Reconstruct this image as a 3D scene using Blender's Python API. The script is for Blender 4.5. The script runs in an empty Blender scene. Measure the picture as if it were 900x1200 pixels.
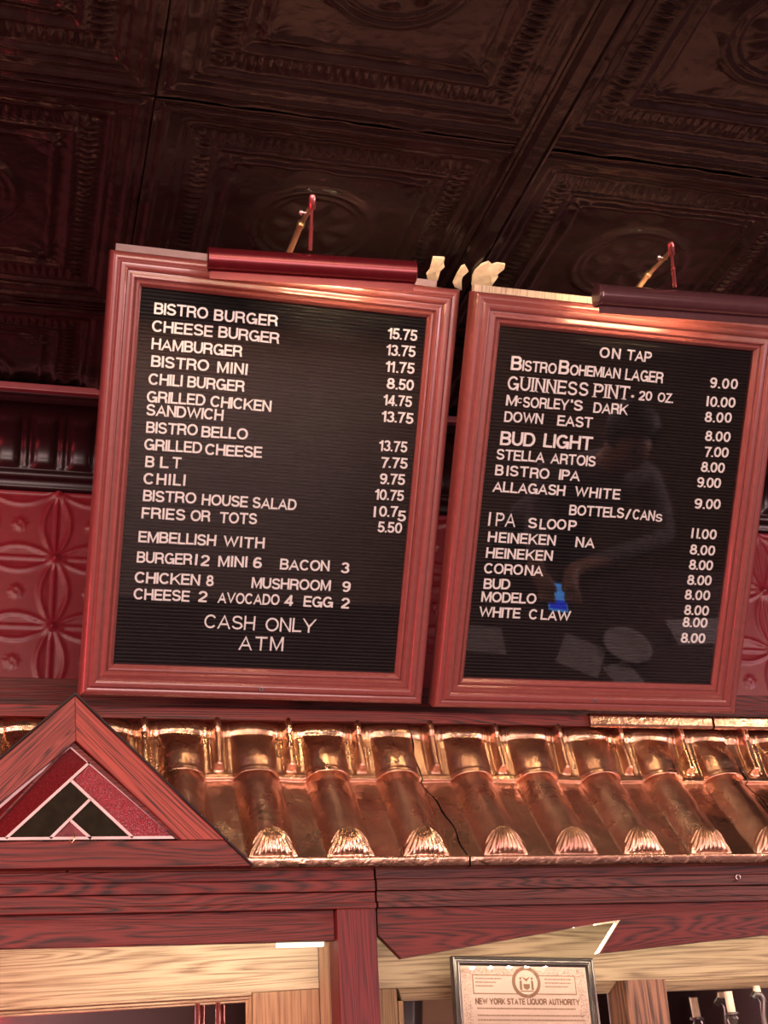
import bpy, bmesh, math, random
from mathutils import Vector, Matrix
import numpy as np
random.seed(4)
SC = bpy.context.scene
COL = SC.collection
PI = math.pi
EYE = 1.55                      # height of the eye above the floor; heights below are measured from the eye and lifted at the end

# ------------------------------------------------------------------ camera
F = 1590.705
ROT = np.array([[0.96568273, -0.25469499, -0.05086584],
                [0.05649135, 0.39712976, -0.91602221],
                [0.2535066, 0.88171334, 0.39788941]])
cd = bpy.data.cameras.new('camera')
cam = bpy.data.objects.new('camera', cd)
COL.objects.link(cam)
cd.sensor_fit = 'HORIZONTAL'
cd.sensor_width = 36.0
cd.lens = F * 36.0 / 900.0
cd.clip_start = 0.02
M = Matrix([list(ROT[0]), list(-ROT[1]), list(-ROT[2])]).transposed().to_4x4()
M.translation = (0, 0, EYE)
cam.matrix_world = M
SC.camera = cam

# ------------------------------------------------------------------ world, lights, exposure
w = bpy.data.worlds.new('world')
SC.world = w
w.use_nodes = True
w.node_tree.nodes['Background'].inputs[0].default_value = (0.9, 0.55, 0.5, 1)
w.node_tree.nodes['Background'].inputs[1].default_value = 0.02
SC.view_settings.view_transform = 'Standard'
SC.view_settings.look = 'None'
SC.view_settings.exposure = 0.6
SC.view_settings.gamma = 1.0
SC.view_settings.use_curve_mapping = False
try:
    SC.cycles.use_denoising = True
    SC.cycles.sample_clamp_indirect = 6.0
    SC.cycles.max_bounces = 6
except Exception:
    pass


def area(name, loc, aim, size, sizey, power, col):
    ld = bpy.data.lights.new(name, 'AREA')
    ld.shape = 'RECTANGLE'
    ld.size, ld.size_y = size, sizey
    ld.energy = power
    ld.color = col
    o = bpy.data.objects.new(name, ld)
    COL.objects.link(o)
    o.location = loc
    d = Vector(aim) - Vector(loc)
    o.rotation_euler = d.to_track_quat('-Z', 'Z').to_euler()
    return o


# the red wall washer left of the bar, pink lights from both sides, then added fill lights
area('red_light', (-0.75, 1.75, 0.15), (0.2, 2.7, 0.75), 0.12, 0.9, 7.5, (1.0, 0.06, 0.08))
area('pink_light', (-2.4, -0.2, 0.90), (0.6, 2.3, 0.7), 0.3, 0.7, 42, (1.0, 0.40, 0.45))
area('pink_light', (3.6, 0.2, 0.6), (1.0, 2.3, 0.6), 0.25, 1.2, 36, (1.0, 0.60, 0.66))
area('front_fill_light', (0.4, -3.7, -0.50), (0.7, 2.3, 0.7), 4.2, 1.4, 230, (1.0, 0.68, 0.64))  # broad soft fill added behind the viewer, no fixture of the room
area('warm_fill_light', (-0.9, -0.2, 1.30), (0.4, 2.3, 0.5), 0.35, 0.35, 16, (1.0, 0.74, 0.52))  # added warm fill for glints on copper and relief, no known lamp
area('warm_fill_light', (2.7, 0.2, 1.30), (1.2, 2.3, 0.5), 0.35, 0.35, 12, (1.0, 0.72, 0.50))  # second added warm fill, on the right


area('overhead_fill_light', (0.45, 0.85, 1.34), (0.8, 2.3, 0.6), 0.6, 0.18, 5.0, (1.0, 0.72, 0.46))  # unseen fill added for warm highlights on the copper


# ------------------------------------------------------------------ layout helpers
def ray(p):
    return ROT.T @ np.array([(p[0] - 450) / F, (p[1] - 600) / F, 1.0])


def onY(p, y):
    r = ray(p)
    return Vector(r * (y / r[1]))


def onZ(p, z):
    r = ray(p)
    return Vector(r * (z / r[2]))


def XZ(p, y):
    v = onY(p, y)
    return (v.x, v.z)


# ------------------------------------------------------------------ materials
def nodes(name):
    m = bpy.data.materials.new(name)
    m.use_nodes = True
    nt = m.node_tree
    b = nt.nodes['Principled BSDF']
    return m, nt, b


def mapping(nt, scale, rot=(0, 0, 0), coord='Object'):
    tc = nt.nodes.new('ShaderNodeTexCoord')
    mp = nt.nodes.new('ShaderNodeMapping')
    mp.inputs['Scale'].default_value = scale
    mp.inputs['Rotation'].default_value = rot
    nt.links.new(tc.outputs[coord], mp.inputs[0])
    return mp


def noise(nt, vec, scale, detail=4, rough=0.55, dist=0.0):
    n = nt.nodes.new('ShaderNodeTexNoise')
    n.inputs['Scale'].default_value = scale
    n.inputs['Detail'].default_value = detail
    n.inputs['Roughness'].default_value = rough
    n.inputs['Distortion'].default_value = dist
    if vec is not None:
        nt.links.new(vec, n.inputs['Vector'])
    return n


def ramp(nt, fac, stops):
    r = nt.nodes.new('ShaderNodeValToRGB')
    e = r.color_ramp.elements
    while len(e) < len(stops):
        e.new(0.5)
    for el, (p, c) in zip(e, stops):
        el.position = p
        el.color = (*c, 1) if len(c) == 3 else c
    nt.links.new(fac, r.inputs[0])
    return r


def bump(nt, b, height, strength=0.3, dist=0.002):
    bp = nt.nodes.new('ShaderNodeBump')
    bp.inputs['Strength'].default_value = strength
    bp.inputs['Distance'].default_value = dist
    nt.links.new(height, bp.inputs['Height'])
    nt.links.new(bp.outputs[0], b.inputs['Normal'])
    return bp


def plain(name, col, rough=0.4, metal=0.0, var=0.15, nscale=30, bstr=0.1, bdist=0.001, coat=0.0, spec=0.5):
    m, nt, b = nodes(name)
    mp = mapping(nt, (1, 1, 1))
    n = noise(nt, mp.outputs[0], nscale, 4)
    lo = tuple(c * (1 - var) for c in col)
    hi = tuple(min(1, c * (1 + var)) for c in col)
    r = ramp(nt, n.outputs[0], [(0.3, lo), (0.7, hi)])
    nt.links.new(r.outputs[0], b.inputs['Base Color'])
    b.inputs['Roughness'].default_value = rough
    b.inputs['Metallic'].default_value = metal
    b.inputs['Coat Weight'].default_value = coat
    b.inputs['Specular IOR Level'].default_value = spec
    if bstr:
        bump(nt, b, n.outputs[0], bstr, bdist)
    return m


def pre_turn(nt, mp, turn):
    """turn the coordinates before they are stretched, so that the grain runs along a slanted board"""
    src = mp.inputs[0].links[0].from_socket
    r = nt.nodes.new('ShaderNodeMapping')
    r.inputs['Rotation'].default_value = turn
    nt.links.new(src, r.inputs[0])
    nt.links.new(r.outputs[0], mp.inputs[0])


def wood(name, light, dark, axis='x', rough=0.50, fine=1.0, contrast=1.0, coat=0.0, seed=0.0, turn=None):
    """oak: cathedral bands drawn along the axis, open pores as short dark dashes"""
    m, nt, b = nodes(name)
    s_al, s_ac = 0.6, 11.0
    sc = {'x': (s_al, s_ac, s_ac), 'z': (s_ac, s_ac, s_al), 'y': (s_ac, s_al, s_ac)}[axis]
    mp = mapping(nt, sc)
    mp.inputs['Location'].default_value = (seed, seed * 1.7, seed * 0.6)
    if turn:
        pre_turn(nt, mp, turn)
    n1 = noise(nt, mp.outputs[0], 1.6, 2, 0.5, 0.4)
    mul = nt.nodes.new('ShaderNodeMath')
    mul.operation = 'MULTIPLY'
    mul.inputs[1].default_value = 17.0 * fine
    nt.links.new(n1.outputs[0], mul.inputs[0])
    fr = nt.nodes.new('ShaderNodeMath')
    fr.operation = 'PINGPONG'
    fr.inputs[1].default_value = 0.5
    nt.links.new(mul.outputs[0], fr.inputs[0])
    sp = {'x': (9, 420, 420), 'z': (420, 420, 9), 'y': (420, 9, 420)}[axis]
    mp2 = mapping(nt, sp)
    if turn:
        pre_turn(nt, mp2, turn)
    n2 = noise(nt, mp2.outputs[0], 1.0, 3, 0.6)
    add = nt.nodes.new('ShaderNodeMath')
    add.operation = 'MULTIPLY_ADD'
    add.inputs[1].default_value = 1.15
    nt.links.new(n2.outputs[0], add.inputs[0])
    nt.links.new(fr.outputs[0], add.inputs[2])
    mid = tuple(a * 0.5 + c * 0.5 for a, c in zip(light, dark))
    r = ramp(nt, add.outputs[0], [(0.50, dark), (0.50 + 0.2 * contrast, mid), (1.05 if False else 1.0, light)])
    nt.links.new(r.outputs[0], b.inputs['Base Color'])
    b.inputs['Roughness'].default_value = rough
    b.inputs['Coat Weight'].default_value = coat
    b.inputs['Specular IOR Level'].default_value = 0.28
    bump(nt, b, add.outputs[0], 0.35, 0.0015)
    return m


def emit(name, col, s):
    m = bpy.data.materials.new(name)
    m.use_nodes = True
    nt = m.node_tree
    nt.nodes.remove(nt.nodes['Principled BSDF'])
    e = nt.nodes.new('ShaderNodeEmission')
    e.inputs[0].default_value = (*col, 1)
    e.inputs[1].default_value = s
    nt.links.new(e.outputs[0], nt.nodes['Material Output'].inputs[0])
    return m


def thin_glass(name, rough=0.02):
    m = bpy.data.materials.new(name)
    m.use_nodes = True
    nt = m.node_tree
    nt.nodes.remove(nt.nodes['Principled BSDF'])
    fr = nt.nodes.new('ShaderNodeFresnel')
    fr.inputs[0].default_value = 1.5
    t = nt.nodes.new('ShaderNodeBsdfTransparent')
    g = nt.nodes.new('ShaderNodeBsdfGlossy')
    g.inputs['Roughness'].default_value = rough
    mx = nt.nodes.new('ShaderNodeMixShader')
    nt.links.new(fr.outputs[0], mx.inputs[0])
    nt.links.new(t.outputs[0], mx.inputs[1])
    nt.links.new(g.outputs[0], mx.inputs[2])
    nt.links.new(mx.outputs[0], nt.nodes['Material Output'].inputs[0])
    return m


def copper_material():
    m, nt, b = nodes('hammered_copper')
    mp = mapping(nt, (1, 1, 1))
    big = noise(nt, mp.outputs[0], 9, 4, 0.6)
    dent = noise(nt, mp.outputs[0], 55, 3, 0.5, 0.6)
    finen = noise(nt, mp.outputs[0], 260, 2, 0.5)
    r = ramp(nt, big.outputs[0], [(0.30, (0.32, 0.18, 0.13)), (0.5, (0.56, 0.335, 0.235)), (0.72, (0.76, 0.49, 0.32))])
    nt.links.new(r.outputs[0], b.inputs['Base Color'])
    rr = ramp(nt, big.outputs[0], [(0.3, (0.38,) * 3), (0.7, (0.20,) * 3)])
    nt.links.new(rr.outputs[0], b.inputs['Roughness'])
    b.inputs['Metallic'].default_value = 1.0
    a = nt.nodes.new('ShaderNodeMath')
    a.operation = 'MULTIPLY_ADD'
    a.inputs[1].default_value = 0.12
    nt.links.new(finen.outputs[0], a.inputs[0])
    nt.links.new(dent.outputs[0], a.inputs[2])
    bump(nt, b, a.outputs[0], 0.55, 0.003)
    return m


def ceiling_material():
    m, nt, b = nodes('brown_gloss_paint')
    mp = mapping(nt, (1, 1, 1))
    n = noise(nt, mp.outputs[0], 26, 5, 0.6, 0.4)
    v = nt.nodes.new('ShaderNodeTexVoronoi')
    v.inputs['Scale'].default_value = 42
    nt.links.new(mp.outputs[0], v.inputs['Vector'])
    r = ramp(nt, n.outputs[0], [(0.3, (0.0075, 0.0042, 0.0042)), (0.7, (0.013, 0.0072, 0.0068))])
    nt.links.new(r.outputs[0], b.inputs['Base Color'])
    b.inputs['Roughness'].default_value = 0.22
    b.inputs['Specular IOR Level'].default_value = 0.42
    a = nt.nodes.new('ShaderNodeMath')
    a.operation = 'MULTIPLY_ADD'
    a.inputs[1].default_value = -0.4
    nt.links.new(v.outputs[0], a.inputs[0])
    nt.links.new(n.outputs[0], a.inputs[2])
    bump(nt, b, a.outputs[0], 0.45, 0.004)
    return m


MAT = {}
MAT['ceiling'] = ceiling_material()
MAT['tin'] = plain('red_tin_paint', (0.130, 0.010, 0.016), 0.36, 0.0, 0.12, 60, 0.12, 0.001, spec=0.32)
MAT['crown'] = plain('dark_maroon_gloss_paint', (0.011, 0.0035, 0.0045), 0.30, 0.0, 0.2, 40, 0.15, 0.001, spec=0.28)
MAT['red_oak'] = wood('red_stained_oak', (0.110, 0.016, 0.013), (0.014, 0.0035, 0.003), 'x', fine=2.0)
MAT['red_oak_v'] = wood('red_stained_oak_upright', (0.125, 0.015, 0.016), (0.050, 0.007, 0.008), 'z', fine=1.4)
MAT['dark_oak'] = wood('dark_stained_oak', (0.088, 0.023, 0.019), (0.010, 0.004, 0.0038), 'x', seed=3.1, fine=2.0)
MAT['light_oak'] = wood('golden_oak', (0.40, 0.30, 0.175), (0.17, 0.11, 0.06), 'x', seed=1.3, contrast=1.2)
MAT['wing_oak'] = wood('golden_oak_slanted', (0.40, 0.31, 0.185), (0.17, 0.11, 0.06), 'x', seed=9.3, contrast=1.2, turn=(0, 0, math.radians(20.2)))
MAT['light_oak_v'] = wood('golden_oak_upright', (0.26, 0.145, 0.065), (0.12, 0.060, 0.028), 'z', seed=2.3)
MAT['brown_oak_v'] = wood('brown_oak_upright', (0.22, 0.10, 0.055), (0.035, 0.014, 0.010), 'z', seed=5.0)
MAT['frame'] = plain('cherry_satin_moulding', (0.140, 0.037, 0.034), 0.30, 0.0, 0.10, 90, 0.08, 0.0006, coat=0.25)
MAT['panel'] = plain('black_grooved_felt_plastic', (0.0060, 0.0045, 0.0050), 0.6, 0.0, 0.25, 14, 0.0, spec=0.22)
MAT['letter'] = plain('white_letter_plastic', (0.90, 0.86, 0.80), 0.4, 0.0, 0.03, 30, 0.0)
MAT['raw_wood'] = wood('raw_plywood_edge', (0.36, 0.29, 0.22), (0.20, 0.155, 0.115), 'z', rough=0.7, coat=0)
MAT['grey_wood'] = plain('grey_dusty_wood', (0.17, 0.12, 0.12), 0.7)
MAT['glass'] = thin_glass('clear_pane')
MAT['copper'] = copper_material()
MAT['lamp_red'] = plain('red_lacquered_brass', (0.10, 0.008, 0.013), 0.26, 0.5, 0.1, 60, 0.05, 0.0005)
MAT['lamp_dark'] = plain('dark_bronze_enamel', (0.055, 0.022, 0.026), 0.22, 0.3, 0.1, 60, 0.05, 0.0005)
MAT['brass'] = plain('aged_brass', (0.72, 0.58, 0.36), 0.3, 1.0, 0.15, 80, 0.1, 0.0005)
MAT['rod'] = plain('rose_copper_rod', (0.55, 0.16, 0.16), 0.25, 0.9, 0.1, 80, 0.05, 0.0005)
MAT['inner_white'] = plain('white_enamel', (0.8, 0.75, 0.65), 0.4)
MAT['bulb'] = emit('warm_bulb', (1.0, 0.68, 0.36), 120.0)
MAT['led'] = emit('warm_white_diode', (1.0, 0.86, 0.62), 160.0)
MAT['led_bar'] = emit('warm_white_tube', (1.0, 0.84, 0.58), 2.2)
MAT['cream'] = plain('cream_plaster_and_lit_edge', (0.80, 0.66, 0.46), 0.8, 0.0, 0.2, 40, 0.4, 0.002)  # cream also stands for light on the fascia's cut edge
MAT['lead'] = plain('lead_came', (0.46, 0.34, 0.34), 0.4, 0.7)
MAT['red_glass'] = plain('deep_red_glass', (0.075, 0.006, 0.008), 0.12, 0.0, 0.35, 300, 0.2, 0.0008)
MAT['red_glass2'] = plain('mottled_red_glass', (0.15, 0.012, 0.020), 0.14, 0.0, 0.55, 420, 0.4, 0.0012)
MAT['green_glass'] = plain('dark_green_glass', (0.014, 0.014, 0.009), 0.08, 0.0, 0.2, 60, 0.05)
MAT['pink_glass'] = plain('smoky_pink_glass', (0.12, 0.045, 0.05), 0.1, 0.0, 0.3, 120, 0.1)
MAT['steel'] = plain('bare_steel', (0.6, 0.55, 0.55), 0.3, 1.0)
MAT['mirror'] = plain('mirror_silver', (0.72, 0.68, 0.68), 0.06, 1.0, 0.05, 12, 0.04, 0.0006)
MAT['black'] = plain('matt_black', (0.008, 0.006, 0.006), 0.7, bstr=0)
MAT['plaster'] = plain('brown_wall_plaster', (0.07, 0.028, 0.022), 0.6)
MAT['floor'] = wood('floor_oak', (0.20, 0.10, 0.05), (0.07, 0.03, 0.02), 'y')
MAT['cert_frame'] = plain('dark_pewter_moulding', (0.10, 0.085, 0.075), 0.25, 0.6)
MAT['parchment'] = plain('parchment_paper', (0.66, 0.50, 0.40), 0.7, 0, 0.06, 20, 0.05)
MAT['ink'] = plain('brown_ink', (0.24, 0.135, 0.075), 0.8, bstr=0)
MAT['ink_light'] = plain('pale_brown_ink', (0.30, 0.19, 0.11), 0.8, 0, 0.3, 500, 0)
MAT['paper'] = plain('white_paper', (0.50, 0.48, 0.50), 0.6)
MAT['screen'] = emit('phone_screen', (0.10, 0.38, 1.0), 3.0)
MAT['screen2'] = emit('phone_screen_banner', (0.02, 0.06, 1.0), 2.4)
MAT['shirt'] = plain('grey_cloth', (0.22, 0.19, 0.20), 0.85)
MAT['skin'] = plain('skin', (0.50, 0.26, 0.18), 0.5, 0, 0.05)
MAT['ivory'] = plain('ivory_sleeve', (0.80, 0.66, 0.46), 0.45)


# ------------------------------------------------------------------ mesh helpers
def finish(bm, mat, smooth=False):
    me = bpy.data.meshes.new('m')
    bmesh.ops.recalc_face_normals(bm, faces=bm.faces)
    if smooth:
        for f in bm.faces:
            f.smooth = True
    bm.to_mesh(me)
    bm.free()
    me.materials.append(mat)
    return me


def link(name, me, parent=None, loc=None):
    o = bpy.data.objects.new(name, me)
    me.name = name
    COL.objects.link(o)
    if parent is not None:
        o.parent = parent
    if loc is not None:
        o.location = loc
    return o


def obj(name, bm, mat, parent=None, smooth=False, world=True, smooth_angle=None):
    """one mesh object; when it has a parent and its vertices are in room coordinates they are moved into the parent's frame"""
    if parent is not None and world:
        root = parent
        off = Vector((0, 0, 0))
        while root is not None:
            off += root.location
            root = root.parent
        bmesh.ops.translate(bm, verts=bm.verts, vec=-off)
    me = finish(bm, mat, smooth)
    o = link(name, me, parent)
    if smooth_angle:
        for p in me.polygons:
            p.use_smooth = True
        try:
            me.set_sharp_from_angle(angle=smooth_angle)
        except Exception:
            pass
    return o


def thing(name, label, cat, loc=(0, 0, 0), group=None):
    o = bpy.data.objects.new(name, None)
    o.empty_display_size = 0.05
    COL.objects.link(o)
    o.location = loc
    o['label'] = label
    o['category'] = cat
    if group:
        o['group'] = group
    return o


def tag(o, label, cat, group=None):
    o['label'] = label
    o['category'] = cat
    if group:
        o['group'] = group
    return o


def struct(o, label=None):
    o['kind'] = 'structure'
    if label:
        o['label'] = label
    return o


def box(bm, a, b, bev=0.0):
    a, b = Vector(a), Vector(b)
    g = bmesh.ops.create_cube(bm, size=1.0)
    vs = g['verts']
    for v in vs:
        v.co = Vector(((a.x + b.x) / 2 + v.co.x * (b.x - a.x), (a.y + b.y) / 2 + v.co.y * (b.y - a.y), (a.z + b.z) / 2 + v.co.z * (b.z - a.z)))
    if bev > 0:
        es = list({e for v in vs for e in v.link_edges})
        bmesh.ops.bevel(bm, geom=es, offset=bev, segments=2, affect='EDGES', profile=0.6)
    return bm


def prism(bm, pts, y0, y1, bev=0.0):
    """polygon in X, Z extruded from y0 (front) to y1"""
    f = [bm.verts.new((x, y0, z)) for x, z in pts]
    bk = [bm.verts.new((x, y1, z)) for x, z in pts]
    n = len(pts)
    fs = [bm.faces.new(f), bm.faces.new(bk[::-1])]
    for i in range(n):
        fs.append(bm.faces.new((f[i], bk[i], bk[(i + 1) % n], f[(i + 1) % n])))
    if bev > 0:
        es = [e for e in fs[0].edges]
        bmesh.ops.bevel(bm, geom=es, offset=bev, segments=2, affect='EDGES', profile=0.6)
    return bm


def tube(bm, pts, r, seg=12, caps=True):
    """round tube along points; r a number or one per point"""
    pts = [Vector(p) for p in pts]
    rs = r if isinstance(r, (list, tuple)) else [r] * len(pts)
    rings = []
    up = None
    for i, p in enumerate(pts):
        d = (pts[min(i + 1, len(pts) - 1)] - pts[max(i - 1, 0)]).normalized()
        if up is None:
            up = Vector((0, 0, 1)) if abs(d.z) < 0.9 else Vector((1, 0, 0))
        a = d.cross(up).normalized()
        c = a.cross(d).normalized()
        up = c
        rings.append([bm.verts.new(p + (a * math.cos(t) + c * math.sin(t)) * rs[i]) for t in [2 * PI * k / seg for k in range(seg)]])
    for a, b in zip(rings, rings[1:]):
        for k in range(seg):
            bm.faces.new((a[k], a[(k + 1) % seg], b[(k + 1) % seg], b[k]))
    if caps:
        bm.faces.new(rings[0][::-1])
        bm.faces.new(rings[-1])
    return bm


def sweep_x(bm, prof, x0, x1, close=True):
    """profile of (y, z) points run from x0 to x1"""
    a = [bm.verts.new((x0, y, z)) for y, z in prof]
    b = [bm.verts.new((x1, y, z)) for y, z in prof]
    n = len(prof)
    for i in range(n if close else n - 1):
        bm.faces.new((a[i], a[(i + 1) % n], b[(i + 1) % n], b[i]))
    if close:
        bm.faces.new(a[::-1])
        bm.faces.new(b)
    return bm


def grid_mesh(P, mat, smooth=True):
    """P: array (n, m, 3) of points"""
    n, m, _ = P.shape
    me = bpy.data.meshes.new('g')
    idx = np.arange(n * m).reshape(n, m)
    q = np.stack([idx[:-1, :-1], idx[:-1, 1:], idx[1:, 1:], idx[1:, :-1]], -1).reshape(-1, 4)
    me.from_pydata(P.reshape(-1, 3).tolist(), [], q.tolist())
    me.polygons.foreach_set('use_smooth', [smooth] * len(me.polygons))
    me.materials.append(mat)
    me.update()
    return me


# ================================================================== room shell
bm = bmesh.new()
box(bm, (-3.2, 2.79, -1.55), (4.6, 2.95, 1.50))
wall_back = struct(obj('wall_back', bm, MAT['plaster']))
for nm, a, b in (('wall_left', (-3.3, -4.1, -1.55), (-3.2, 2.95, 1.50)), ('wall_right', (4.6, -4.1, -1.55), (4.7, 2.95, 1.50)),
                 ('wall_front', (-3.2, -4.1, -1.55), (4.6, -4.0, 1.50))):
    bm = bmesh.new()
    box(bm, a, b)
    struct(obj(nm, bm, MAT['plaster']))
bm = bmesh.new()
box(bm, (-3.3, -4.1, -1.65), (4.7, 2.95, -1.55))
struct(obj('floor', bm, MAT['floor']))
bm = bmesh.new()
box(bm, (-3.3, -4.1, 1.418), (4.7, 2.95, 1.50))
ceiling = struct(obj('ceiling', bm, MAT['ceiling']))

# ---- pressed tin ceiling tiles
T = 0.607
CZ = 1.405
NT = 150


def ceil_height(u, v):
    """depth below the tile plane, u and v in metres"""
    du = np.minimum(u, T - u)
    dv = np.minimum(v, T - v)
    d = np.minimum(du, dv)
    h = np.zeros_like(d)
    g = lambda x, c, s: np.exp(-((x - c) / s) ** 2)
    sm = lambda x, a, b: np.clip((x - a) / (b - a), 0, 1) ** 2 * (3 - 2 * np.clip((x - a) / (b - a), 0, 1))
    h += 0.006 * g(d, 0.004, 0.004)
    h += 0.007 * g(d, 0.020, 0.005)
    h -= 0.009 * sm(d, 0.045, 0.056)
    h += 0.008 * g(d, 0.058, 0.004)
    # beads
    along = np.where(du < dv, v, u)
    band = np.exp(-((d - 0.090) / 0.011) ** 2)
    h += 0.006 * band * np.clip(np.cos(along / 0.0145 * 2 * PI), -0.2, 1)
    h += 0.005 * g(d, 0.112, 0.004)
    h -= 0.005 * sm(d, 0.118, 0.128)
    h += 0.006 * g(d, 0.142, 0.004)
    # corner leaves
    cu, cv = du - 0.150, dv - 0.150
    rr = np.hypot(cu, cv)
    h += 0.005 * np.exp(-(rr / 0.030) ** 2) * (0.6 + 0.4 * np.cos(5 * np.arctan2(cv, cu)))
    # centre ring and rosette
    r = np.hypot(u - T / 2, v - T / 2)
    th = np.arctan2(v - T / 2, u - T / 2)
    h += 0.006 * g(r, 0.105, 0.008) + 0.004 * g(r, 0.088, 0.004)
    h += 0.006 * g(r, 0.055, 0.018) * (0.5 + 0.5 * np.cos(8 * th))
    h += 0.009 * g(r, 0.0, 0.018)
    return h


uu = np.linspace(0.0012, T - 0.0012, NT)
U, V = np.meshgrid(uu, uu, indexing='ij')
Hh = ceil_height(U, V)
rng = np.random.default_rng(3)
lump = rng.normal(0, 1, (22, 22))
from_ = np.linspace(0, 21, NT)
ii = np.clip(from_.astype(int), 0, 20)
ff = from_ - ii
lx = lump[ii] * (1 - ff)[:, None] + lump[ii + 1] * ff[:, None]
lx = lx[:, ii] * (1 - ff)[None, :] + lx[:, ii + 1] * ff[None, :]
Hh = Hh * 0.85 + 0.0010 * lx
tile_me = grid_mesh(np.stack([U, V, -Hh], -1), MAT['ceiling'])
tile_me.name = 'ceiling_tile'
X0, Y0 = 0.150, 1.640
for i in range(-2, 4):
    for j in range(-2, 2):
        link('ceiling_tile', tile_me, ceiling, (X0 + i * T, Y0 + j * T, CZ + rng.normal(0, 0.0012)))
# batten over the long seam
bm = bmesh.new()
prof = [(-0.030, 0.0), (-0.029, -0.008), (-0.024, -0.010), (-0.020, -0.007), (-0.015, -0.008), (-0.011, -0.022), (0.011, -0.022), (0.015, -0.008), (0.020, -0.007), (0.024, -0.010), (0.029, -0.008), (0.030, 0.0)]
bx = X0 + T
a = [bm.verts.new((bx + p, 0.0, CZ + z)) for p, z in prof]
b = [bm.verts.new((bx + p, 2.60, CZ + z)) for p, z in prof]
for k in range(len(prof)):
    bm.faces.new((a[k], a[(k + 1) % len(prof)], b[(k + 1) % len(prof)], b[k]))
bm.faces.new(a[::-1]); bm.faces.new(b)
obj('batten', bm, MAT['ceiling'], ceiling)

# ---- tin wall panels: overlapping circles and small flowers, four cells wide
CELL = 0.1525
NC = 34


def tin_height(U, V):
    u = (U / CELL) % 1.0
    v = (V / CELL) % 1.0
    h = np.zeros_like(u)
    for a, b in ((u, v), (v, u)):
        d = np.minimum(b, 1 - b)
        wv = 0.185 * np.sin(PI * a)
        h += 0.0042 * np.exp(-((d - wv) / 0.024) ** 2)
        h += 0.0028 * np.exp(-(d / 0.016) ** 2)
        h -= 0.0016 * np.exp(-((d - 0.05) / 0.03) ** 2) * (wv > 0.08)
    r = np.hypot(u - 0.5, v - 0.5)
    th = np.arctan2(v - 0.5, u - 0.5)
    pet = np.clip(np.cos(8 * th), 0, 1)
    h += 0.0060 * pet * np.exp(-((r - 0.062) / 0.030) ** 2)
    c = np.minimum(np.minimum(np.hypot(u, v), np.hypot(1 - u, v)), np.minimum(np.hypot(u, 1 - v), np.hypot(1 - u, 1 - v)))
    h += 0.004 * np.exp(-((c - 0.035) / 0.02) ** 2)
    return h


nx, nz = 4 * NC + 1, 3 * NC + 1
U, V = np.meshgrid(np.linspace(0, 4 * CELL, nx), np.linspace(0, 3 * CELL, nz), indexing='ij')
h = tin_height(U, V)
tin_me = grid_mesh(np.stack([U, -h, V], -1), MAT['tin'])
for k in range(-2, 4):
    link('wall_tile', tin_me, wall_back, (0.062 + k * 4 * CELL, 2.755 + (0.0015 if k % 2 else 0), 1.243 - 3 * CELL))

# ---- crown moulding of fluted coves (pressed tin, dark paint)
cp = [(2.752, 1.244), (2.746, 1.246), (2.744, 1.252), (2.744, 1.262), (2.738, 1.266), (2.731, 1.272), (2.731, 1.280), (2.735, 1.286)]
for t in np.linspace(0, 1, 22):
    a = t * PI / 2
    cp.append((2.733 - 0.118 * (1 - math.cos(a)), 1.288 + 0.094 * math.sin(a)))
cp += [(2.606, 1.382), (2.600, 1.376), (2.594, 1.376), (2.590, 1.384), (2.584, 1.386), (2.580, 1.388), (2.580, 1.404)]
cpv = np.array(cp)
dcp = np.gradient(cpv, axis=0)
nrm = np.stack([-dcp[:, 1], dcp[:, 0]], 1)
nrm /= np.linalg.norm(nrm, axis=1)[:, None]
if nrm[15, 0] > 0:
    nrm = -nrm
xs = np.arange(-0.9, 2.5, 0.0033)
PER = 0.0765
ph = ((xs + 0.012) / PER) % 1.0
tt = np.zeros(len(cp))
tt[8:30] = np.linspace(0, 1, 22)
envelope = np.zeros(len(cp))
envelope[8:30] = np.clip(np.linspace(0, 1, 22) / 0.08, 0, 1) * np.clip((0.80 - np.linspace(0, 1, 22)) / 0.12, 0, 1)
flute = np.clip(1 - (np.abs(ph - 0.5) / 0.36) ** 4, 0, 1) * 0.010 + 0.004 * np.exp(-((ph - 0.02) / 0.05) ** 2) + 0.004 * np.exp(-((ph - 0.98) / 0.05) ** 2)
disp = flute[:, None] * envelope[None, :]
bead = np.zeros(len(cp)); bead[2:7] = 1
disp = disp + 0.0 * bead[None, :] * np.cos(xs / 0.019 * 2 * PI)[:, None]
Pg = np.zeros((len(xs), len(cp), 3))
Pg[:, :, 0] = xs[:, None]
Pg[:, :, 1] = cpv[None, :, 0] + nrm[None, :, 0] * disp
Pg[:, :, 2] = cpv[None, :, 1] + nrm[None, :, 1] * disp
crown = struct(link('trim_1', grid_mesh(Pg, MAT['crown'])), 'dark maroon fluted crown moulding between tin wall and ceiling')
bm = bmesh.new()
box(bm, (-0.9, 2.566, 1.389), (2.5, 2.582, 1.4045), 0.002)
obj('fillet', bm, plain('maroon_fillet_paint', (0.13, 0.025, 0.032), 0.5), crown)

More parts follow.
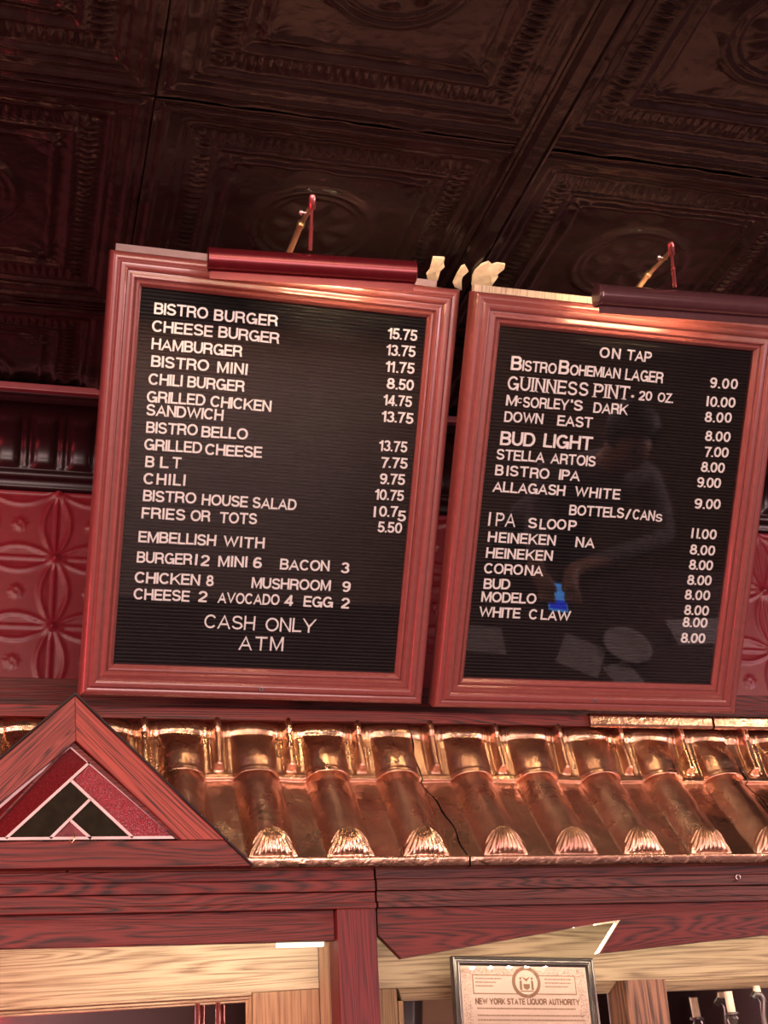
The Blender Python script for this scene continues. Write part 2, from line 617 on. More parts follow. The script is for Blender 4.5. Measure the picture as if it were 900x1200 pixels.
# ---- oak rail under the tin wall, and the ledge that caps the copper roof
rail = thing('wall_rail', 'grooved red oak rail running under the red tin wall', 'rail', (0.8, 2.75, 0.65))
del rail['category']
del rail['label']
rail.name = 'trim_2'
struct(rail, 'grooved oak rail under the red tin wall')
for z0, z1, y in ((0.798, 0.822, 2.735), (0.783, 0.797, 2.728), (0.771, 0.782, 2.722), (0.652, 0.770, 2.712)):
    bm = bmesh.new()
    box(bm, (-0.9, y, z0), (2.5, 2.752, z1), 0.002)
    obj('plank', bm, MAT['dark_oak'] if y < 2.72 else MAT['red_oak'], rail)
bm = bmesh.new()
box(bm, (-0.9, 2.318, 0.629), (2.5, 2.711, 0.650), 0.002)
ledge = struct(obj('trim_3', bm, MAT['red_oak']), 'flat red ledge capping the copper roof')

# ================================================================== copper roof sheets
YL, zL = 2.150, 0.3612
S = (2.3004, 0.5170)
Us = (2.3277, 0.6011)


def copper_sheet(crests, xl, xr, label):
    # profile stations: (y, z, kind, s) kind 0 lip, 1 lower tier, 2 upper tier
    st = [(YL + 0.012, 0.3440, 0, 0), (YL - 0.006, 0.3440, 0, 0), (YL - 0.009, 0.3455, 0, 0), (YL - 0.008, 0.3560, 0, 0), (YL - 0.010, 0.3585, 0, 0),
          (YL - 0.007, 0.3615, 0, 0), (YL - 0.002, 0.3610, 0, 0), (YL, zL, 0, 0)]
    Ll = math.hypot(S[0] - YL, S[1] - zL)
    for t in list(np.linspace(0.004, 0.2, 40)) + list(np.linspace(0.215, 1, 40)):
        st.append((YL + (S[0] - YL) * t, zL + (S[1] - zL) * t, 1, t * Ll))
    Lu = math.hypot(Us[0] - S[0], Us[1] - S[1])
    # drip edge of the upper tier
    upd = ((Us[0] - S[0]) / Lu, (Us[1] - S[1]) / Lu)
    for t in np.linspace(0.0, 1, 34):
        st.append((S[0] - 0.004 + (Us[0] - S[0] + 0.004) * t, S[1] + (Us[1] - S[1]) * t, 2, t * Lu))
    for t in np.linspace(0.12, 1, 12):      # shoulder bends back under the ledge
        a = t * PI / 2
        st.append((Us[0] - 0.003 + 0.003 * 0 + 0.022 * (1 - math.cos(a)) , Us[1] + 0.030 * math.sin(a), 3, Lu + 0.030 * t))
    st = np.array(st)
    d = np.gradient(st[:, :2], axis=0)
    # smooth normals
    nn = np.stack([-d[:, 1], d[:, 0]], 1)
    nn /= np.linalg.norm(nn, axis=1)[:, None] + 1e-9
    low = np.array([-(S[1] - zL), S[0] - YL]); low /= np.linalg.norm(low)
    up = np.array([-upd[1], upd[0]])
    kind = st[:, 2]
    for i in range(len(st)):
        if kind[i] == 1 or kind[i] == 0:
            nn[i] = low
        elif kind[i] == 2:
            nn[i] = up
        else:
            a = (st[i, 3] - Lu) / 0.030 * PI / 2
            nn[i] = (-math.cos(a * 0.9), math.sin(a * 0.9))
    s = st[:, 3]
    n = int((xr - xl) / 0.0014)
    tn = np.clip((st[:, 1] - 0.344) / 0.29, 0, 1)
    jag = 0.004 * np.sin(tn * 9 + xl * 7) + 0.002 * np.sin(tn * 31)
    x0 = xl - 0.042 * tn + 0.003 + jag
    jag2 = 0.004 * np.sin(tn * 9 + xr * 7) + 0.002 * np.sin(tn * 31)
    x1 = xr - 0.042 * tn + jag2
    f = np.linspace(0, 1, n)[:, None]
    X = x0[None, :] * (1 - f) + x1[None, :] * f
    dx = np.min(np.abs(X[:, :, None] - np.array(crests)[None, None, :]), axis=2)
    sx = X - np.array(crests)[np.argmin(np.abs(X[:, :, None] - np.array(crests)[None, None, :]), axis=2)]
    W2 = 0.0385
    barrel = np.where(dx < W2, np.clip(1 - (dx / W2) ** 2, 0, 1) ** 0.8, 0)
    edge = 0.0022 * np.exp(-((dx - W2) / 0.0022) ** 2)
    D = np.zeros_like(X)
    k1 = (kind == 1)[None, :]
    sl = s[None, :]
    # scallop: the barrel's end drops steeply to the lip as a fluted fan
    rad = np.sqrt((sx / 0.034) ** 2 + ((0.036 - sl) / 0.036) ** 2)
    rise = np.sqrt(np.clip(1 - (1 - np.clip(sl / 0.034, 0, 1)) ** 2, 0, 1)) ** 1.1
    lowd = 0.0285 * barrel * rise + edge * np.clip(sl / 0.02, 0, 1)
    phi = np.arctan2(sx, 0.050 - sl)
    half = 0.0385 * np.sqrt(np.clip(1 - (sl / 0.040) ** 2, 0, 1))
    fw = np.clip((half - dx) / 0.003, 0, 1) * np.clip((0.040 - sl) / 0.004, 0, 1) * np.clip(sl / 0.003, 0, 1)
    lowd = lowd + fw * (0.0019 * np.cos(phi * 36) + 0.0016)
    rim = np.exp(-((np.sqrt((sx / 0.0375) ** 2 + (sl / 0.040) ** 2) - 1.0) / 0.055) ** 2)
    lowd = lowd + 0.0024 * rim * (sl < 0.05)
    D = np.where(k1, lowd, D)
    k2 = (kind >= 2)[None, :]
    # upper tier
    rib_d = np.abs(0.0635 - dx)
    Ht = Lu + 0.030
    fade = np.clip((Ht * 0.86 - sl) / (Ht * 0.62), 0, 1)
    fade = fade * fade * (3 - 2 * fade)
    bul = 0.0295 * barrel ** 0.7 * (0.25 + 0.75 * fade) * np.clip((Ht - sl) / 0.02, 0, 1)
    ribm = np.exp(-(rib_d / 0.0085) ** 4) * np.clip((sl - 0.016) / 0.007, 0, 1)
    rib = 0.0150 * ribm
    trough = -0.0035 * np.exp(-((rib_d - 0.012) / 0.004) ** 2) * np.clip((sl - 0.014) / 0.008, 0, 1)
    hem = 0.0042 * np.exp(-((sl - 0.002) / 0.0028) ** 2) + 0.0030 * np.exp(-((sl - 0.0085) / 0.0022) ** 2)
    D = np.where(k2, bul + rib + trough + hem + 0.002, D)
    rg = np.random.default_rng(int(abs(xl) * 100) + 1)
    wob = np.zeros_like(X)
    for _ in range(9):
        fx, fs, p1 = rg.uniform(15, 90), rg.uniform(15, 90), rg.uniform(0, 6.28)
        wob += np.sin(X * fx + sl * fs + p1)
    D = D + 0.00028 * wob * (kind > 0)[None, :]
    P = np.zeros((n, len(st), 3))
    P[:, :, 0] = X
    P[:, :, 1] = st[None, :, 0] + nn[None, :, 0] * D
    P[:, :, 2] = st[None, :, 1] + nn[None, :, 1] * D
    # the upper courses run on behind the lower ones: keep the wave line at the step
    o = link('copper_roof_sheet', grid_mesh(P, MAT['copper']))
    tag(o, label, 'roof sheet', 'stamped copper roof sheets')
    return o


cA = [0.658 - 0.1265 * k for k in range(-1, 7)]
cA[0] = 0.785
copper_sheet(cA[1:6], 0.085, 0.7300, 'stamped copper roof sheet with scallops, between the triangular gable and the dark crack')
copper_sheet([0.795 + 0.1250 * k for k in range(5)], 0.7300, 1.3650, 'stamped copper roof sheet below the drinks board, right of the dark crack')
copper_sheet([1.432 + 0.1250 * k for k in range(5)], 1.3650, 2.0, 'stamped copper roof sheet at the far right edge, past the second seam')
copper_sheet([0.020 - 0.1265 * k for k in range(5)], -0.555, 0.085, 'piece of stamped copper roof showing left of the triangular gable')
bm = bmesh.new()
prof = [(2.316, 0.626), (2.310, 0.627), (2.308, 0.631), (2.309, 0.646), (2.312, 0.652), (2.36, 0.654), (2.36, 0.651), (2.3165, 0.6505)]
sweep_x(bm, prof, 1.045, 1.298)
o = obj('flashing_strip', bm, MAT['copper'])
tag(o, 'bright narrow copper flashing strip under the bottom right corner of the drinks board', 'flashing')
bm = bmesh.new()
sweep_x(bm, prof, 1.303, 2.0)
o = obj('flashing_strip', bm, MAT['copper'])
tag(o, 'narrow copper flashing strip right of the drinks board, after the seam', 'flashing')
# carcass that the sheets are nailed to
bm = bmesh.new()
sweep_x(bm, [(2.1625, 0.3500), (2.175, 0.347), (2.712, 0.347), (2.712, 0.628), (2.352, 0.628), (2.340, 0.60), (2.314, 0.517), (2.17, 0.360)], -0.56, 2.0)
struct(obj('trim_4', bm, MAT['black']), 'dark carcass under the copper roof')

# ================================================================== beam, fascia and post
YB = 2.170
beamL = struct(thing('trim_5', '', '', (0.0, YB, 0.28)), 'grooved red oak beam left of the joint above the post')
beamR = struct(thing('trim_6', '', '', (1.2, YB, 0.28)), 'grooved dark oak beam right of the joint above the post')
for t_ in (beamL, beamR):
    del t_['category']
for root, x0, x1, dz, mt in ((beamL, -0.9, 0.5735, 0.0, 'red_oak'), (beamR, 0.5765, 2.1, 0.001, 'dark_oak')):
    for k, (z0, z1, y) in enumerate(((0.3290, 0.3455, 2.170), (0.3105, 0.3282, 2.166), (0.2930, 0.3097, 2.170), (0.2832, 0.2922, 2.163))):
        bm = bmesh.new()
        box(bm, (x0, y, z0 + dz), (x1, 2.26, z1 + dz), 0.0016)
        obj('plank', bm, MAT[mt], root)
bm = bmesh.new()
box(bm, (-0.9, 2.176, 0.2368), (0.5065, 2.196, 0.2832), 0.0015)
obj('fascia', bm, MAT['red_oak'], beamL)
fas = [(0.5765, 0.2838), (0.5760, 0.2438), (0.6126, 0.2066), (0.9528, 0.2534), (0.9949, 0.2581), (0.9515, 0.2059), (1.2656, 0.2289), (1.55, 0.2500), (2.1, 0.2500), (2.1, 0.2838)]
bm = bmesh.new()
prism(bm, fas, 2.172, 2.188)
bm.normal_update()
bmesh.ops.triangulate(bm, faces=[f for f in bm.faces if len(f.verts) > 4], ngon_method='EAR_CLIP')
obj('fascia', bm, MAT['red_oak'], beamR)
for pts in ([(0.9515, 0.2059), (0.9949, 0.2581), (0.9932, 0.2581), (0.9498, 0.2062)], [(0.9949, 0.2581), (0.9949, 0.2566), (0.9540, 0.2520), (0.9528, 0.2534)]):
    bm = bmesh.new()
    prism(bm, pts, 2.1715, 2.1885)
    obj('lit_cut_edge', bm, MAT['cream'], beamR)['label'] = 'cut edge of the fascia, coloured pale as lit by the diodes'  # cream strip stands for the diodes' glow on the notch edge
area('strip_light', (0.925, 2.206, 0.250), (0.975, 2.178, 0.235), 0.03, 0.01, 0.25, (1.0, 0.88, 0.70))  # extra light added to brighten the notch edges
# soffit boards behind the fascia
soff = struct(thing('trim_7', '', '', (0.6, 2.36, 0.285)), 'red board soffit over the back bar mirrors')
del soff['category']
for k in range(4):
    bm = bmesh.new()
    box(bm, (-0.9, 2.2605 + k * 0.112, 0.300), (2.1, 2.2605 + k * 0.112 + 0.1105, 0.312), 0.002)
    obj('plank', bm, MAT['red_oak'], soff)
bm = bmesh.new()
box(bm, (0.5070, 2.160, -1.55), (0.5712, 2.222, 0.2828), 0.0025)
post = struct(obj('trim_8', bm, MAT['red_oak_v']), 'upright red oak post below the beam joint')

# small nail hooks and chips on the beam
bm = bmesh.new()
c = onY((865, 1028), 2.160)
pts = [c + Vector((0.0042 * math.cos(a), 0, 0.0042 * math.sin(a))) for a in np.linspace(-1.0, 4.6, 14)]
tube(bm, [c + Vector((-0.006, 0.006, -0.006))] + pts[::-1], 0.0008, 6)
tag(obj('wire_hook', bm, MAT['steel'], smooth=True), 'tiny steel ring hook screwed into the dark beam at far right', 'hook')

# ================================================================== gable with leaded glass
YG = 2.118
gab = thing('gable', 'triangular red oak gable with leaded glass set into the copper roof', 'gable', (0.088, YG, 0.3437))
ap, ai = (0.0883, 0.6096), (0.0924, 0.5374)
zb0, zb1 = 0.3437, 0.3842
Rl, Ll_ = 0.3655, -0.189


def lerp_x(x, z, zz, x2, z2):
    return x + (x2 - x) * (zz - z) / (z2 - z)


xr = lerp_x(ap[0], ap[1], zb1, Rl, zb0)
xl = lerp_x(ap[0], ap[1], zb1, Ll_, zb0)
ir, il = 0.2573, -0.0790
g1 = wood('gable_oak_right', (0.24, 0.045, 0.032), (0.022, 0.006, 0.006), 'x', seed=7.7, fine=2.2, turn=(0, math.radians(-44), 0))
g2 = wood('gable_oak_left', (0.17, 0.038, 0.030), (0.026, 0.009, 0.008), 'x', seed=4.1, fine=1.7, turn=(0, math.radians(44), 0))
bm = bmesh.new(); prism(bm, [ap, (xr, zb1), (ir, zb1), ai], YG, YG + 0.024, 0.0018); obj('rafter', bm, g1, gab)
bm = bmesh.new(); prism(bm, [ap, ai, (il, zb1), (xl, zb1)], YG, YG + 0.024, 0.0018); obj('rafter', bm, g2, gab)
bm = bmesh.new(); prism(bm, [(Ll_, zb0), (Rl, zb0), (xr, zb1 - 0.0008), (xl, zb1 - 0.0008)], YG, YG + 0.024, 0.0012); obj('sill_board', bm, MAT['red_oak'], gab)
# roof slopes of the gable running back
for sgn, ex in ((1, Rl), (-1, Ll_)):
    d = Vector((ex - ap[0], 0, zb0 - ap[1])).normalized()
    nrm_ = Vector((-d.z * sgn, 0, d.x * sgn))
    if nrm_.z < 0:
        nrm_ = -nrm_
    A = Vector((ap[0], 0, ap[1])); B = Vector((ex, 0, zb0))
    bm = bmesh.new()
    prism(bm, [(A.x, A.z + 0.0042), (B.x + nrm_.x * 0.003, B.z + nrm_.z * 0.003), (B.x, B.z), (A.x, A.z)], YG - 0.003, 2.315)
    obj('roof_slope', bm, MAT['crown'], gab)
# inner stop moulding, slightly set back
YS = YG + 0.008
s_ap, s_r, s_l = XZ((84, 868), YS), XZ((214, 985), YS), XZ((-26, 985), YS)
o_ap, o_r, o_l = XZ((82.5, 874), YS), XZ((206, 983), YS), XZ((-22, 983), YS)
bm = bmesh.new(); prism(bm, [s_ap, s_r, o_r, o_ap], YS, YS + 0.016); obj('glazing_stop', bm, MAT['red_oak'], gab)
bm = bmesh.new(); prism(bm, [s_ap, o_ap, o_l, s_l], YS, YS + 0.016); obj('glazing_stop', bm, MAT['red_oak'], gab)
YP = YG + 0.013


def G(x, y):       # point in the picture of the glass
    return XZ((x / 4.09, 860 + y / 4.09), YP)


glass = thing('leaded_glass', '', '')
for k_ in ('label', 'category'):
    del glass[k_]
glass.parent = gab
panes = [('red_glass', [G(335, 62), G(425, 140), G(30, 500), G(-95, 500), G(-95, 432)], 'dark red glass'),
         ('red_glass2', [G(432, 146), G(832, 494), G(636, 494), G(348, 226)], 'mottled bright red glass'),
         ('green_glass', [G(343, 230), G(430, 312), G(238, 500), G(34, 500)], 'black green glass'),
         ('green_glass', [G(432, 318), G(628, 498), G(437, 500), G(342, 416)], 'black green glass'),
         ('pink_glass', [G(340, 420), G(432, 502), G(244, 502)], 'smoky pink glass')]
for mt, pts, lb in panes:
    bm = bmesh.new(); prism(bm, pts, YP, YP + 0.003)
    obj('pane', bm, MAT[mt], glass)['label'] = lb
for (p, q) in (((335, 60), (838, 494)), ((335, 60), (-110, 444)), ((28, 502), (428, 138)), ((343, 226), (636, 498)), ((432, 314), (240, 502)), ((339, 416), (436, 503)), ((-100, 505), (838, 497))):
    a, b = Vector((*G(*p), 0)), Vector((*G(*q), 0))
    d = (b - a).normalized() * 1.0
    n_ = Vector((-d.y, d.x, 0)) * 0.0021
    bm = bmesh.new()
    prism(bm, [tuple((a + n_)[:2]), tuple((a - n_)[:2]), tuple((b - n_)[:2]), tuple((b + n_)[:2])], YP - 0.0022, YP + 0.001)
    obj('lead_came', bm, MAT['lead'], glass)
# little brass hook at the sill
bm = bmesh.new()
c = onY((87, 980), YG - 0.004)
tube(bm, [c + Vector((0.002, 0.004, 0.006)), c + Vector((0.001, -0.003, 0.002)), c + Vector((0, -0.006, -0.006)), c + Vector((-0.003, -0.006, -0.011)), c + Vector((-0.006, -0.003, -0.007))], 0.0011, 8)
obj('hook', bm, MAT['brass'], gab, smooth=True)

# ================================================================== letter boards
W, H, FR = 0.61, 0.7492, 0.0556
GL = {}


def arc(cx, cy, rx, ry, a0, a1, n=None):
    n = n or max(4, int(abs(a1 - a0) / 20))
    return [(cx + rx * math.cos(math.radians(a0 + (a1 - a0) * k / n)), cy + ry * math.sin(math.radians(a0 + (a1 - a0) * k / n))) for k in range(n + 1)]


L_, R_ = 0.075, 0.925
FONT = {
    'A': (0.89, [[(0.045, -0.05), (0.445, 0.985), (0.845, -0.05)], [(0.19, 0.33), (0.70, 0.33)]]),
    'B': (0.76, [[(L_, 0), (L_, 1)], [(L_, R_), (0.40, R_)] + arc(0.42, 0.722, 0.225, 0.203, 90, -90) + [(L_, 0.519)], [(0.3, 0.519)] + arc(0.43, 0.297, 0.255, 0.222, 90, -90) + [(L_, L_)]]),
    'C': (0.86, [arc(0.44, 0.5, 0.365, 0.425, 38, 322, 16)]),
    'D': (0.82, [[(L_, 0), (L_, 1)], [(L_, R_), (0.33, R_)] + arc(0.37, 0.5, 0.375, 0.425, 90, -90, 10) + [(L_, L_)]]),
    'E': (0.70, [[(L_, 0), (L_, 1)], [(L_, R_), (0.69, R_)], [(L_, 0.51), (0.65, 0.51)], [(L_, L_), (0.70, L_)]]),
    'F': (0.66, [[(L_, 0), (L_, 1)], [(L_, R_), (0.66, R_)], [(L_, 0.48), (0.58, 0.48)]]),
    'G': (0.89, [arc(0.44, 0.5, 0.365, 0.425, 40, 345, 17), [(0.47, 0.45), (0.815, 0.45), (0.815, 0.0)]]),
    'H': (0.78, [[(L_, 0), (L_, 1)], [(0.705, 0), (0.705, 1)], [(L_, 0.52), (0.705, 0.52)]]),
    'I': (0.15, [[(L_, 0), (L_, 1)]]),
    'K': (0.82, [[(L_, 0), (L_, 1)], [(0.80, 1.06), (0.08, 0.33)], [(0.30, 0.58), (0.80, -0.06)]]),
    'L': (0.64, [[(L_, 0), (L_, 1)], [(L_, L_), (0.64, L_)]]),
    'M': (0.93, [[(L_, 0), (L_, 1)], [(0.855, 0), (0.855, 1)], [(0.09, 1.05), (0.465, 0.02), (0.84, 1.05)]]),
    'N': (0.78, [[(L_, 0), (L_, 1)], [(0.705, 0), (0.705, 1)], [(0.06, 1.02), (0.72, -0.02)]]),
    'O': (0.93, [arc(0.465, 0.5, 0.39, 0.425, 0, 360, 20)]),
    'P': (0.74, [[(L_, 0), (L_, 1)], [(L_, R_), (0.42, R_)] + arc(0.42, 0.685, 0.245, 0.24, 90, -90) + [(L_, 0.445)]]),
    'R': (0.80, [[(L_, 0), (L_, 1)], [(L_, R_), (0.44, R_)] + arc(0.45, 0.70, 0.25, 0.225, 90, -90) + [(L_, 0.475)], [(0.45, 0.475), (0.60, 0.44), (0.675, 0.34), (0.69, 0.14), (0.735, 0)]]),
    'S': (0.78, [arc(0.385, 0.715, 0.285, 0.21, 10, 238) + arc(0.395, 0.285, 0.31, 0.21, 58, -172)]),
    'T': (0.80, [[(0.40, 0), (0.40, 1)], [(0, R_), (0.80, R_)]]),
    'U': (0.78, [[(L_, 1), (L_, 0.39)] + arc(0.39, 0.385, 0.315, 0.31, 180, 360, 9) + [(0.705, 1)]]),
    'V': (0.87, [[(0.03, 1.08), (0.435, 0.0), (0.84, 1.08)]]),
    'W': (1.22, [[(0.05, 1.06), (0.33, 0.02), (0.61, 0.97), (0.89, 0.02), (1.17, 1.06)]]),
    'Y': (0.88, [[(0.01, 1.06), (0.44, 0.41), (0.87, 1.06)], [(0.44, 0.44), (0.44, 0)]]),
    'Z': (0.74, [[(0.04, R_), (0.66, R_), (0.08, L_), (0.72, L_)]]),
    '0': (0.68, [arc(0.34, 0.5, 0.265, 0.425, 0, 360, 16)]),
    '1': (0.38, [[(0.30, 0), (0.30, 1)], [(0.0, 0.73), (0.16, 0.77), (0.28, 0.93)]]),
    '2': (0.66, [arc(0.33, 0.685, 0.25, 0.24, 175, -38) + [(0.10, 0.14), (0.07, 0.06)], [(0.01, L_), (0.64, L_)]]),
    '3': (0.66, [arc(0.32, 0.715, 0.225, 0.21, 165, -90), arc(0.32, 0.295, 0.26, 0.22, 90, -168)]),
    '4': (0.68, [[(0.49, 0), (0.49, 1)], [(0.50, 1.0), (0.08, 0.28), (0.68, 0.28)]]),
    '5': (0.66, [[(0.61, R_), (0.16, R_), (0.115, 0.44)], arc(0.325, 0.325, 0.262, 0.25, 148, -165)]),
    '6': (0.66, [arc(0.33, 0.31, 0.255, 0.235, 0, 360, 14), arc(0.36, 0.48, 0.285, 0.445, 48, 196)]),
    '7': (0.66, [[(0.02, R_), (0.58, R_), (0.40, 0.56), (0.27, -0.02)]]),
    '8': (0.68, [arc(0.34, 0.725, 0.21, 0.20, 0, 360, 13), arc(0.34, 0.295, 0.265, 0.22, 0, 360, 14)]),
    '9': (0.66, [arc(0.33, 0.69, 0.255, 0.235, 0, 360, 14), arc(0.30, 0.52, 0.285, 0.445, 228, 376)]),
    '.': (0.16, [[(0.08, 0), (0.08, 0.16)]]),
    '/': (0.36, [[(0.02, -0.05), (0.34, 1.05)]]),
    "'": (0.15, [[(0.075, 0.70), (0.075, 1)]]),
    '*': (0.30, [[(0.15 - 0.14 * math.cos(a), 0.42 - 0.14 * math.sin(a)), (0.15 + 0.14 * math.cos(a), 0.42 + 0.14 * math.sin(a))] for a in (0.52, 1.57, 2.62)]),
}
SERIF = {'U': [(L_, 1), (0.705, 1)], 'I': [(L_, 0), (L_, 1)], 'N': [(L_, 0), (L_, 1), (0.705, 1)], 'E': [(L_, 0), (L_, 1)], 'P': [(L_, 0), (L_, 1)], 'T': [(0.4, 0)]}


def stroke(bm, pts, hw, depth, fit=lambda p: p):
    """flat-ended ribbon with mitred bends, extruded to a solid letter stroke"""
    n = len(pts)
    closed = n > 3 and math.dist(pts[0], pts[-1]) < 1e-4
    if closed:
        pts = pts[:-1]
        n -= 1
    lft, rgt = [], []
    for k in range(n):
        p = pts[k]
        a = pts[k - 1] if (k > 0 or closed) else None
        b = pts[(k + 1) % n] if (k < n - 1 or closed) else None
        def nrm(u, v):
            d = (v[0] - u[0], v[1] - u[1])
            l = math.hypot(*d) or 1
            return (-d[1] / l, d[0] / l)
        if a is None:
            m = nrm(p, b); s_ = 1
        elif b is None:
            m = nrm(a, p); s_ = 1
        else:
            n1, n2 = nrm(a, p), nrm(p, b)
            m = (n1[0] + n2[0], n1[1] + n2[1])
            l = math.hypot(*m) or 1
            m = (m[0] / l, m[1] / l)
            s_ = min(3.2, 1 / max(0.2, m[0] * n1[0] + m[1] * n1[1]))
        for lst, sg in ((lft, 1), (rgt, -1)):
            x, y = p[0] + m[0] * hw * s_ * sg, p[1] + m[1] * hw * s_ * sg
            lst.append((x, min(1.0, max(0.0, y))))
    rings = []
    for (lx, ly), (rx, ry) in zip(lft, rgt):
        q = [(lx, -depth, ly), (rx, -depth, ry), (rx, 0, ry), (lx, 0, ly)]
        rings.append([bm.verts.new(fit(v)) for v in q])
    m_ = n if closed else n - 1
    for k in range(m_):
        a, b = rings[k], rings[(k + 1) % n]
        for e in range(4):
            try:
                bm.faces.new((a[e], a[(e + 1) % 4], b[(e + 1) % 4], b[e]))
            except ValueError:
                pass
    if not closed:
        bm.faces.new(rings[0][::-1])
        bm.faces.new(rings[-1])


def glyph(ch, style):
    key = (ch, style)
    if key in GL:
        return GL[key]
    wd_, strokes = FONT[ch]
    hw = {'n': 0.086, 'thin': 0.058, 'serif': 0.070}[style]
    bm = bmesh.new()
    for k, st in enumerate(strokes):
        stroke(bm, st, 0.035 if ch == '*' else hw, 0.10 + 0.008 * k)
    if style == 'serif':
        for x, y in SERIF.get(ch, []):
            yy = 0.03 if y == 0 else 0.97
            stroke(bm, [(x - 0.18, yy), (x + 0.18, yy)], 0.034, 0.10)
        if ch == 'T':
            for x in (0.03, 0.77):
                stroke(bm, [(x, 0.78), (x, 1)], 0.03, 0.10)
        if ch == 'E':
            for x, a, b in ((0.67, 0.80, 1), (0.68, 0, 0.22)):
                stroke(bm, [(x, a), (x, b)], 0.03, 0.10)
    bmesh.ops.recalc_face_normals(bm, faces=bm.faces)
    me = bpy.data.meshes.new('letter')
    bm.to_mesh(me)
    bm.free()
    me.materials.append(MAT['letter'])
    GL[key] = (me, wd_)
    return GL[key]


def menu_board(origin, tilt, yaw, label, back_mat, back):
    root = thing('menu_board', label, 'menu board', origin, 'framed letter boards above the bar')
    root.rotation_euler = (tilt, 0, yaw)
    # moulded frame: a = distance in from the outer edge, y = height towards the room (negative)
    prof = [(0.0, 0.026), (0.0, -0.001), (0.002, -0.008), (0.006, -0.0115), (0.011, -0.0120), (0.014, -0.0105), (0.0155, -0.0105), (0.019, -0.0145), (0.025, -0.0150), (0.029, -0.0125),
            (0.0305, -0.0085), (0.0325, -0.0085), (0.036, -0.0105), (0.041, -0.0100), (0.0435, -0.0065), (0.0445, -0.0045), (0.0465, -0.0062), (0.0495, -0.0058), (0.0545, 0.0005), (FR, 0.0040), (FR, 0.026)]
    cor = [(0, 0, 1, 1), (W, 0, -1, 1), (W, H, -1, -1), (0, H, 1, -1)]
    for i, nm in enumerate(('bottom', 'right', 'top', 'left')):
        c0, c1 = cor[i], cor[(i + 1) % 4]
        bm = bmesh.new()
        rows = []
        for c_ in (c0, c1):
            rows.append([bm.verts.new((c_[0] + c_[2] * a, y, c_[1] + c_[3] * a)) for a, y in prof])
        n = len(prof)
        for k in range(n):
            bm.faces.new((rows[0][k], rows[0][(k + 1) % n], rows[1][(k + 1) % n], rows[1][k]))
        bm.faces.new(rows[0]); bm.faces.new(rows[1][::-1])
        obj('frame_rail', bm, MAT['frame'], root, world=False, smooth_angle=math.radians(38))
    # grooved changeable-letter panel
    bm = bmesh.new()
    pitch = 0.00635
    z = FR - 0.004
    pr = []
    while z < H - FR + 0.004:
        pr += [(0.0092, z), (0.0070, z + pitch * 0.10), (0.0062, z + pitch * 0.5), (0.0070, z + pitch * 0.84), (0.0092, z + pitch * 0.92)]
        z += pitch
    pr += [(0.014, z), (0.014, FR - 0.004)]
    sweep_x(bm, pr, FR - 0.004, W - FR + 0.004)
    obj('letter_panel', bm, MAT['panel'], root, world=False)
    bm = bmesh.new()
    box(bm, (FR - 0.003, 0.0012, FR - 0.003), (W - FR + 0.003, 0.0026, H - FR + 0.003))
    obj('glass', bm, MAT['glass'], root, world=False)
    bm = bmesh.new()
    box(bm, (0.010, 0.0265, 0.012), (W - 0.035, 0.040, H + 0.014), 0.0008) if back == 0 else box(bm, (0.008, 0.0265, 0.012), (W - 0.02, 0.040, H + 0.013), 0.0008)
    obj('backing_board', bm, back_mat, root, world=False)
    bm = bmesh.new()
    tube(bm, [(W / 2 + 0.006, -0.0156, 0.0225), (W / 2 + 0.006, -0.0120, 0.0225)], 0.0034, 12)
    obj('lock', bm, MAT['steel'], root, world=False)
    bm = bmesh.new()
    tube(bm, [(W / 2 + 0.006, -0.0162, 0.0225), (W / 2 + 0.006, -0.0154, 0.0225)], 0.0019, 10)
    obj('keyhole', bm, MAT['black'], root, world=False)
    bm = bmesh.new()
    box(bm, (0.12, 0.027, -0.006), (0.49, 0.060, 0.03))
    for v in bm.verts:
        if v.co.z < 0:
            v.co.z -= 0.0
    obj('cleat', bm, MAT['grey_wood'], root, world=False)
    # local frame for reading positions off the photograph
    ux = Vector((math.cos(yaw), math.sin(yaw), 0))
    n = Vector((-math.sin(yaw), math.cos(yaw), 0))
    uz = Vector((0, 0, 1)) * math.cos(tilt) - n * math.sin(tilt)
    uy = uz.cross(ux)
    o_ = Vector(origin)

    def loc(p, y=0.005):
        r = Vector(ray(p))
        oo = o_ + uy * y
        t = oo.dot(uy) / r.dot(uy)
        q = r * t - o_
        return q.dot(ux), q.dot(uz)

    def run(text, x0, y0, x1, y1, cap=0.0192, style='n', gap0=0.07):
        u0, v0 = loc((x0, y0))
        u1, v1 = loc((x1, y1))
        gl = [glyph(c, style) for c in text]
        ws = [g[1] * cap for g in gl]
        sw = sum(ws)
        L = u1 - u0
        n_ = len(text)
        if n_ > 1:
            kx = (L - gap0 * cap * (n_ - 1)) / sw
            kx = max(0.84, min(1.08, kx))
            gap = (L - kx * sw) / (n_ - 1)
        else:
            kx = max(0.75, min(1.2, L / sw))
            gap = 0
        x = u0
        for k, g in enumerate(gl):
            o = link('letter', g[0], root, (x, 0.0062, v0 + (v1 - v0) * ((x - u0) / L) + random.gauss(0, 0.00018)))
            o.scale = (cap * kx, cap, cap)
            o.rotation_euler = (0, random.gauss(0, 0.010), 0)
            x += ws[k] * kx + gap
    return root, run


rootA, A = menu_board((0.10017736, 2.2861908, 0.65870279), 0.51238469, 0.02019831,
                      'food menu letter board in a cherry frame, listing bistro burger to cash only', MAT['grey_wood'], 0)
rootB, B = menu_board((0.72955894, 2.29329318, 0.65308786), 0.55426616, 0.00618392,
                      'drinks letter board in a cherry frame, headed on tap, on the right', MAT['raw_wood'], 1)

